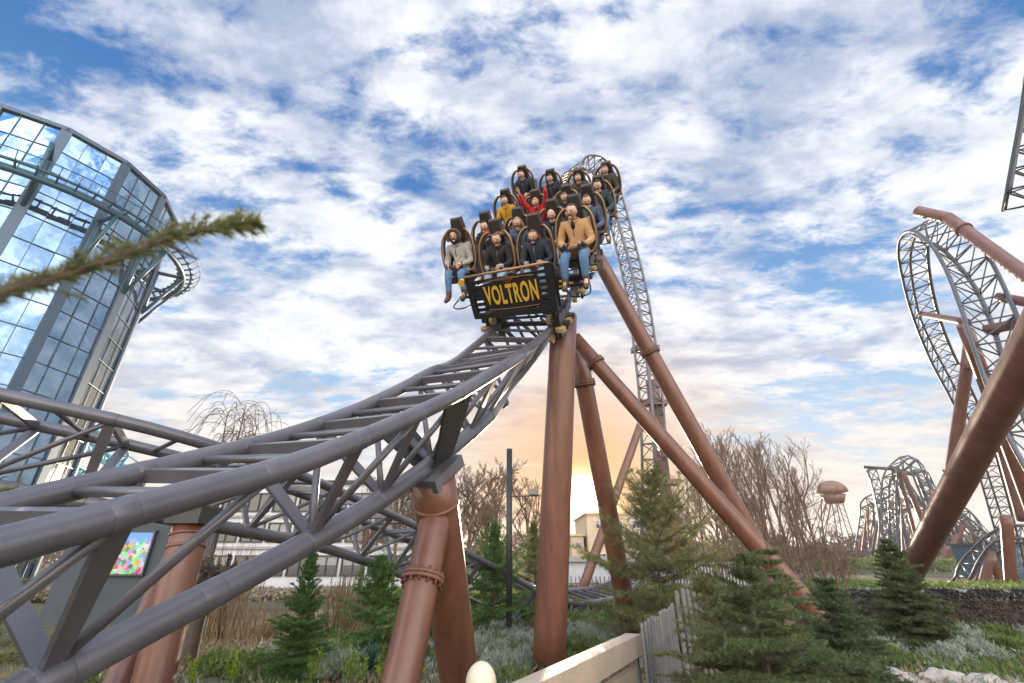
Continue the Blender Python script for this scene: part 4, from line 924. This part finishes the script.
# yucca
yr=empty('yucca',G(368,678),'dark blue-green spiky yucca beside the leaning column leg','yucca'); rng=np.random.default_rng(9); m=MB(); b=G(368,678)+V(0,0,.1)
for q in range(90):
    a=rng.random()*6.28; el=rng.uniform(.15,1.45); d=V(math.cos(a)*math.cos(el),math.sin(a)*math.cos(el),math.sin(el)); l=.42*(.7+.4*rng.random()); s=nrm(np.cross(d,(0,0,1)))*.014
    p1=b+d*l*.5; p2=b+d*l+V(0,0,-.05*l); m.add([b-s*.6,b+s*.6,p1+s,p1-s,p2],[(0,1,2,3),(3,2,4)])
m.build('blades',M['yucca'],yr)
# shrubs in the bed
GS='silver grey shrubs in the bed'
sil=[(598,640,.55),(350,672,.5),(480,655,.5),(505,640,.6),(528,650,.5),(455,672,.45),(520,668,.4),(492,672,.4),(330,680,.4),(430,655,.4),(560,640,.5),(975,650,.55),(1000,664,.42),(938,664,.4),(860,668,.3),(890,655,.4),(950,660,.35),(1015,640,.5),(600,655,.4)]
for k,(x,y,r_) in enumerate(sil): shrub('rounded silver grey shrub in the planted bed',G(x,y),(r_,r_*.9,r_*.75),2600,.055,'leaf_g',400+k,group=GS,asp=.28,up=.9)
GG='green shrubs in the bed'
for k,(x,y,r_) in enumerate(((420,640,.6),(395,660,.5),(545,625,.6),(575,655,.45),(585,632,.7),(500,622,.6),(870,640,.6),(905,668,.35),(845,628,.7),(940,645,.5),(835,655,.4),(880,660,.4),(985,640,.45),(850,612,.9),(620,622,.8),(860,628,.6),(895,632,.6),(925,628,.6),(960,632,.6),(1000,628,.6),(1018,655,.5),(912,650,.45),(865,655,.4),(270,676,.5),(220,672,.5),(60,690,.5))):
    shrub('low green leafy shrub in the planted bed',G(x,y),(r_,r_,r_*.7),2400,.07,'leaf',450+k,group=GG,asp=.45)
for k,(x,y,h) in enumerate(((312,690,.34),(345,692,.36),(385,694,.3),(150,694,.5),(395,668,.2),(410,690,.2),(163,664,.35),(98,640,.4),(300,684,.3),(360,690,.3),(325,672,.3),(420,668,.2),(230,690,.3),(190,694,.3),(408,676,.22))):
    b=G(x,y); rng=np.random.default_rng(500+k); root=empty('spurge_plant',b,'bright yellow-green leafy upright plant at the lower edge of the bed','plant','bright yellow-green plants'); m=MB(); st=MB()
    for q in range(5):
        e=b+V(rng.normal(0,.09),rng.normal(0,.09),1.35*h*(.7+.4*rng.random())); st.tube([b,e],[.006,.004],4,cap=False)
        m.tris(needles([b+(e-b)*.25],[e],46,.05,.017,rng,spread=.9))
    st.build('stems',M['leaf'],root); m.build('leaves',M['leaf_y'],root)
# dark clipped hedge
def hedge(label,a,b,h,w_,n,seed,mate='leaf_p'):
    a,b=V(*a),V(*b); rng=np.random.default_rng(seed); root=empty('hedge',(a+b)/2,label,'hedge'); t=nrm(b-a); sd=V(-t[1],t[0],0)
    MB().bar(a+V(0,0,h/2-.08),b+V(0,0,h/2-.08),w_*.8,h-.16).build('inner_branches',M['bark'],root)
    p=a+(b-a)*rng.random((n,1)); q=rng.random((n,1)); wob=1+.06*np.sin(p[:,:1]*6)+.05*np.sin(p[:,:1]*13)
    f=rng.random((n,1)); z=np.where(f<.45,h*wob,rng.random((n,1))*h*wob); s_=np.where(f<.45,(q-.5)*w_,np.where(q>.5,1,-1)*w_*.5*wob)
    P_=p+sd*s_; P_[:,2:]=z; d=rng.normal(size=(n,3)); d/=np.linalg.norm(d,axis=1,keepdims=True); s2=np.cross(d,rng.normal(size=(n,3))); s2/=np.linalg.norm(s2,axis=1,keepdims=True); l=.07
    m=MB(); m.tris(np.stack([P_-s2*l*.3,P_+s2*l*.3,P_+d*l],1)); m.build('leaves',M[mate],root)
hedge('dark purplish clipped hedge running behind the beds at the right',(7.2,13.2,0),(17.,12.4,0),.85,.9,26000,1)

# boulders
GR='pale limestone boulders edging the bed'
rs=random.Random(3)
def rock(c,s,label,group,seed):
    rng=np.random.default_rng(seed); ph=rng.random(6)*6; m=MB()
    m.ell(c,s,30,20,fn=lambda p:.96-.10*abs(math.sin(p[0]*4+ph[1]+p[2]*2))-.09*abs(math.sin(p[1]*5+ph[2]-p[0]*2))+.13*math.sin(p[0]*3+ph[0])+.1*math.sin(p[1]*4+ph[1])+.1*math.sin(p[2]*5+ph[2])+.05*math.sin(p[0]*9+ph[3])*math.sin(p[1]*8+ph[4])+.04*math.sin(p[2]*14+ph[5]))
    m.sm=[False]*len(m.sm)
    return tag(m.build('boulder',M['rock']),label,'rock',group)
for k,(x,y,s_) in enumerate(((866,680,.42),(905,682,.40),(944,684,.40),(982,688,.36),(836,684,.3),(1012,690,.3))): rock(G(x,y)+V(0,0,-.02),(s_,s_*.7,s_*.52),'pale limestone boulder at the lower right edge of the bed',GR,k)
for k,(x,y,s_) in enumerate(((493,622,.28),(505,626,.3),(518,622,.25),(530,628,.22),(488,628,.2))): rock(G(x,y),(s_,s_*.7,s_*.4),'small flat stone at the foot of the lamp post','stones by the lamp post',20+k)

# ------------------------------------------------------------------ fence, rail, lamp post, globe
rl=empty('timber_handrail',at(530,690,2.4)*V(1,1,0),'cream painted timber handrail in the bottom foreground','handrail')
A0,A1=at(500,714,2.35),at(634,640,4.35); A1[2]=A0[2]
dirr=nrm(A1-A0)
MB().bar(A0-dirr*1.2,A1,.14,.165).build('top_rail',M['wood'],rl)
MB().bar(A0-dirr*1.2-V(0,0,.235),A1-V(0,0,.235)-dirr*.06,.07,.14).build('lower_rail',M['wood'],rl)
MB().box((A1[0]-dirr[0]*.06,A1[1]-dirr[1]*.06,A1[2]/2-.05),(.09,.09,A1[2]),rz=math.atan2(dirr[1],dirr[0])).build('post',M['picket'],rl)
def pickets(label,a,b,h,sp,wd=.075):
    a,b=V(*a),V(*b); root=empty('picket_fence',a,label,'fence'); t=nrm(b-a); n=int(np.linalg.norm(b-a)/sp); rng=np.random.default_rng(int(h*100))
    m0=np.linalg.norm(b-a)
    for zz in(.25,h-.3): MB().bar(a+V(0,0,zz)+V(-t[1],t[0],0)*.04,b+V(0,0,zz)+V(-t[1],t[0],0)*.04,.04,.07).build('cross_rail',M['picket'],root)
    for k in range(n+1):
        p=a+t*sp*k; hh_=h+rng.normal(0,.015); w2=wd/2; q=V(-t[1],t[0],0)*.011; lean_=t*rng.normal(0,.012)
        pr=[p-t*w2,p+t*w2,p+t*w2+V(0,0,hh_-.03)+lean_,p+t*w2*.3+V(0,0,hh_)+lean_,p-t*w2*.3+V(0,0,hh_)+lean_,p-t*w2+V(0,0,hh_-.03)+lean_]
        m=MB(); m.add([x-q for x in pr]+[x+q for x in pr],[(5,4,3,2,1,0),(6,7,8,9,10,11)]+[(i,(i+1)%6,(i+1)%6+6,i+6) for i in range(6)]); m.build('picket',M['picket'],root)
f1=at(638,627,4.25); f2=at(672,599,6.4)
pickets('weathered grey picket fence continuing from the cream handrail',(f1[0]+.04,f1[1],0),(f2[0],f2[1],0),1.06,.21,.07)
f3=atY(753,566,9.6)
pickets('grey picket fence running off behind the spruces',(f2[0]+.22,f2[1]+.45,0),(f3[0],f3[1],0),1.22,.16,.085)
lp=empty('lamp_post',G(509,640),'dark slender post with a side arm carrying a small camera','lamp post'); b=G(509,640)
tz=at(511.5,449,b[1]*CP+3*SP)[2]; MB().tube([b,V(b[0],b[1],4.25)],.075,14).build('pole',M['dark_steel'],lp)
m=MB(); m.bar((b[0],b[1],3.05),(b[0]+.75,b[1],3.08),.03,.03); m.bar((b[0],b[1],2.35),(b[0]+.5,b[1],3.05),.03,.03); m.build('arm',M['dark_steel'],lp)
MB().box((b[0]+.6,b[1],3.17),(.22,.16,.14)).build('camera_box',M['steel'],lp)
gb=empty('globe_bollard',at(481,700,2.6)*V(1,1,0),'cream rounded bollard top at the bottom edge','bollard'); c=at(481,683,2.6)
MB().ell(c,(.088,.088,.105),24,16).build('cap',M['cream'],gb); MB().tube([c*V(1,1,0),c-V(0,0,.07)],.05,16).build('stem',M['steel'],gb)

# ------------------------------------------------------------------ buildings and far background
def building(name,label,x0,x1,Y,dep,h,wm,wins,cat='building',roofm='roof',win_m='window'):
    root=empty(name,V((x0+x1)/2,Y,0),label,cat); MB().box(((x0+x1)/2,Y+dep/2,h/2),(x1-x0,dep,h)).build('wall',M[wm],root)
    MB().box(((x0+x1)/2,Y+dep/2,h+.12),(x1-x0+.5,dep+.5,.24)).build('roof',M[roofm],root)
    for cx_,cz_,w_,h_ in wins:
        f=MB()
        for a_,b_,sx,sz in((0,h_/2,w_+.12,.08),(0,-h_/2,w_+.12,.08),(-w_/2,0,.08,h_-.08),(w_/2,0,.08,h_-.08),(0,0,.06,h_-.08)): f.box((cx_+a_,Y-.05,cz_+b_),(sx,.12,sz))
        fo=f.build('window',M['white'] if wm!='white' else M['dark_steel'],root)
        MB().box((cx_,Y-.012,cz_),(w_-.08,.03,h_-.08)).build('pane',M[win_m],fo)
        if random.random()<.45: MB().box((cx_,Y-.034,cz_+h_*.25),(w_*.9,.012,h_*.45)).build('blind',M['curtain'],fo)
    return root
Y=33.; xa=(200-512)/F*Y*.97; xb=(432-512)/F*Y
wins=[(xa+1.1+1.75*k,z,1.45,1.15) for z in(1.3,3.3,5.2) for k in range(int((xb-xa)/1.75))]
ob_=building('office_building','long white office block with rows of dark windows behind the reeds',xa,xb,Y,9,6.4,'white',wins,roofm='slate')
for z in(2.35,4.3): MB().box(((xa+xb)/2,Y-.08,z),(xb-xa,.12,.16)).build('string_course',M['curtain'],ob_)
# cream building by the sun
Y=62.; q=lambda px:(px-512)/F*Y*1.0
building('cream_building','cream modern block with small dark windows under the low sun',q(588)*.917,q(641)*.917,Y,12,6.9,'cream_wall',[(q(588)*.917+x,z,1.0,.9) for z in(1.9,3.8,5.7) for x in(1.6,4.0,6.2)],roofm='cream_wall')
building('cream_building','lower cream wing left of the taller cream block',q(572)*.917,q(588)*.917-.4,Y+1,10,4.4,'cream_wall',[(q(572)*.917+.9,1.5,.7,.8),(q(572)*.917+.9,3.3,.7,.8)],roofm='cream_wall')
# low white hall beyond the track bend
Y=25.; hl=building('white_hall','low white ribbed hall behind the far bend of the lower track',(560-512)/F*Y*.9,(664-512)/F*Y*.9,Y,8,1.55,'white',[],roofm='curtain')
m=MB()
for k in range(60): m.box(((560-512)/F*Y*.9+.05+k*.15,Y-.03,.78),(.05,.06,1.5))
m.build('ribbed_cladding',M['white'],hl)
pickets('thin far picket fence in front of the low white hall',(2.5,23.4,0),(9.2,23.0,0),.95,.19,.06)
# slate wall with the printed banner
wl=empty('slate_wall',(-13.6,15,0),'dark slate blue wall carrying a colourful print at the left','wall')
w0,w1=atY(60,560,15.),atY(206,560,15.)
MB().box(((w0[0]+w1[0])/2,15.2,1.45),(w1[0]-w0[0],.3,3.1)).build('panel',M['slate'],wl)
c0,c1,c2,c3=[atY(x,y,15.) for x,y in((91,575),(142,575),(157,531),(118,533))]
pw=empty('printed_banner',(c0+c1)/2,'colourful abstract print mounted on the dark slate wall','banner')
xx0,xx1=c0[0]*.5+c3[0]*.5,c1[0]*.5+c2[0]*.5; zz0,zz1=c0[2],c2[2]
MB().box(((xx0+xx1)/2,15.0,(zz0+zz1)/2),(xx1-xx0,.03,zz1-zz0)).build('print',M['poster'],pw)
m=MB()
for a_,b_,sx,sz in((0,(zz1-zz0)/2,xx1-xx0+.08,.05),(0,-(zz1-zz0)/2,xx1-xx0+.08,.05),((xx1-xx0)/2,0,.05,zz1-zz0-.05),(-(xx1-xx0)/2,0,.05,zz1-zz0-.05)): m.box(((xx0+xx1)/2+a_,14.99,(zz0+zz1)/2+b_),(sx,.07,sz))
m.build('frame',M['dark_steel'],pw)
building('teal_shed','blue-green flat shed behind the low track bend at the right edge',47.5,62,48,6,3.0,'teal',[],roofm='slate')
# wooded hills
def hill(name,label,pts,h,seed,mate,dep=30):
    rng=np.random.default_rng(seed); (x0,y0),(x1,y1)=pts; n=60; vs=[];fs=[]
    prof=np.array([.4,.9,1.,.8,.3,0])
    for i in range(n):
        t=i/(n-1); hh_=h*(math.sin(math.pi*t)**.6)*(.8+.2*math.sin(t*9+seed)+.08*math.sin(t*31)); 
        for j,pv in enumerate([0,.55,.9,1.,.7,0]): vs.append((x0+(x1-x0)*t,y0+(y1-y0)*t+dep*j/5,hh_*pv-.3))
    fs=[(i*6+j,(i+1)*6+j,(i+1)*6+j+1,i*6+j+1) for i in range(n-1) for j in range(5)]
    m=MB(); m.add(vs,fs,smooth=True); return tag(m.build(name,M[mate]),label,'hill',kind='structure')
hill('hill','low brown wooded rise behind the cream block',((9,85),(42,85)),10.5,2,'bark_red')
def wood(label,x0,x1,Y,h,n,seed,mate,dep=10,size=1.1):
    rng=np.random.default_rng(seed); x=rng.uniform(x0,x1,n); hh_=h*(.72+.16*np.sin(x*.21+seed)+.12*np.sin(x*.57)+.1*np.sin(x*1.3)); z=hh_*rng.random(n)**.6; p=np.stack([x,Y+rng.random(n)*dep,z],1)
    d=rng.normal(size=(n,3)); d/=np.linalg.norm(d,axis=1,keepdims=True); s2=np.cross(d,rng.normal(size=(n,3))); s2/=np.linalg.norm(s2,axis=1,keepdims=True)
    m=MB(); m.tris(np.stack([p-s2*size*.3,p+s2*size*.3,p+d*size],1)); return tag(m.build('woodland',M[mate]),label,'woodland',kind='stuff')
wood('far brown winter woodland along the horizon',-180,260,125,8.,60000,1,'bark_red',size=.9)
wood('green far shrubbery in front of the winter woodland',-60,160,72,2.6,26000,2,'leaf',size=.45,dep=6)
wood('dull green undergrowth beyond the dark hedge',12,60,30,.45,12000,4,'leaf',size=.22,dep=8)
wood('green and brown undergrowth behind the lower track',-5,9,19.2,.9,26000,5,'leaf',size=.16,dep=3)
wood('tan undergrowth before the office block',-26,-4,22.8,.5,20000,6,'bark_pale',size=.2,dep=4)

# ------------------------------------------------------------------ needle branch close to the lens
pb=empty('pine_twig',at(-30,312,.36),'out-of-focus spruce twig reaching in from the left, close to the lens','twig')
tp=[at(-60,322,.34),at(0,293,.40),at(60,277,.45),at(120,256,.50),at(170,238,.54),at(215,228,.57),at(258,222,.60)]
tpp=smooth_path(tp,5); rng=np.random.default_rng(4)
MB().tube(tpp,np.linspace(.0065,.0028,len(tpp)),8).build('stem',M['boot'],pb)
S0,S1=list(tpp[:-1]),list(tpp[1:]); m=MB(); m.tris(needles(S0,S1,30,.017,.0034,rng,spread=.8))
m.tris(needles([tpp[-6]],[tpp[-1]],260,.020,.0032,rng,spread=.95)); c=tpp[20]
m.tris(needles([c],[c+V(-.003,0,.022)],50,.010,.0022,rng,spread=.9)); m.tris(needles([tpp[10]],[tpp[10]+V(.006,0,.03)],60,.012,.0022,rng,spread=.9))
for q_ in range(2,len(tpp)-2):
    o_=tpp[q_]; dd_=nrm(tpp[q_+1]-tpp[q_-1]); up_=V(rng.normal(0,.25),rng.normal(0,.3),(1 if q_%4 else -.6)); e_=o_+nrm(dd_*.9+up_)*rng.uniform(.016,.040)
    m.tris(needles([o_],[e_],34,.011,.0026,rng,spread=.7))
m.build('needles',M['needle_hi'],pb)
st=MB(); e0=tpp[19]; st.tube([e0,e0+V(.035,.02,-.012)],[.003,.001],6); st.build('side_stub',M['boot'],pb)

# low planting between the shrubs
def cover(label,x0,x1,y0,y1,n,seed,mate,size,h):
    rng=np.random.default_rng(seed); x=rng.uniform(x0,x1,n); y=rng.uniform(y0,y1,n); pat=np.sin(x*1.7+seed)+np.sin(y*2.1+seed*2)+np.sin((x+y)*3.1)*.6; k=pat>-.1; x,y=x[k],y[k]; z=rng.random(len(x))*h*(1+.5*np.sin(x*5)*np.sin(y*6))
    p=np.stack([x,y,z],1); d=rng.normal(size=p.shape)*.6; d[:,2]=np.abs(d[:,2])+.5; d/=np.linalg.norm(d,axis=1,keepdims=True); s2=np.cross(d,rng.normal(size=p.shape)); s2/=np.linalg.norm(s2,axis=1,keepdims=True)
    l=size*(.6+.8*rng.random((len(x),1))); m=MB(); m.tris(np.stack([p-s2*l*.2,p+s2*l*.2,p+d*l],1)); return tag(m.build('ground_cover',M[mate]),label,'ground cover',kind='stuff')
cover('low green ground cover between the shrubs',-5,14,2.6,12.5,70000,1,'leaf',.085,.13)
cover('pale grey-green ground cover between the shrubs',-5,14,2.6,12.5,40000,3,'leaf_g',.075,.12)
cover('dry tan leaf litter and stems in the beds',-9,16,2.6,18,50000,5,'leaf_t',.09,.08)
# thin winter air
hz=bpy.data.materials.new('haze_air'); hz.use_nodes=True; n_=hz.node_tree.nodes; n_.remove(n_['Principled BSDF']); pv=n_.new('ShaderNodeVolumePrincipled'); pv.inputs['Color'].default_value=(.93,.93,.95,1); pv.inputs['Density'].default_value=.0005; pv.inputs['Anisotropy'].default_value=.3
hz.node_tree.links.new(pv.outputs[0],n_['Material Output'].inputs['Volume'])
hb_=MB().box((0,300,23),(900,820,48)); tag(hb_.build('haze',hz),'thin pale winter haze over the park','haze',kind='stuff')
sc.cycles.volume_bounces=0; sc.cycles.volume_step_rate=5; sc.cycles.volume_max_steps=64
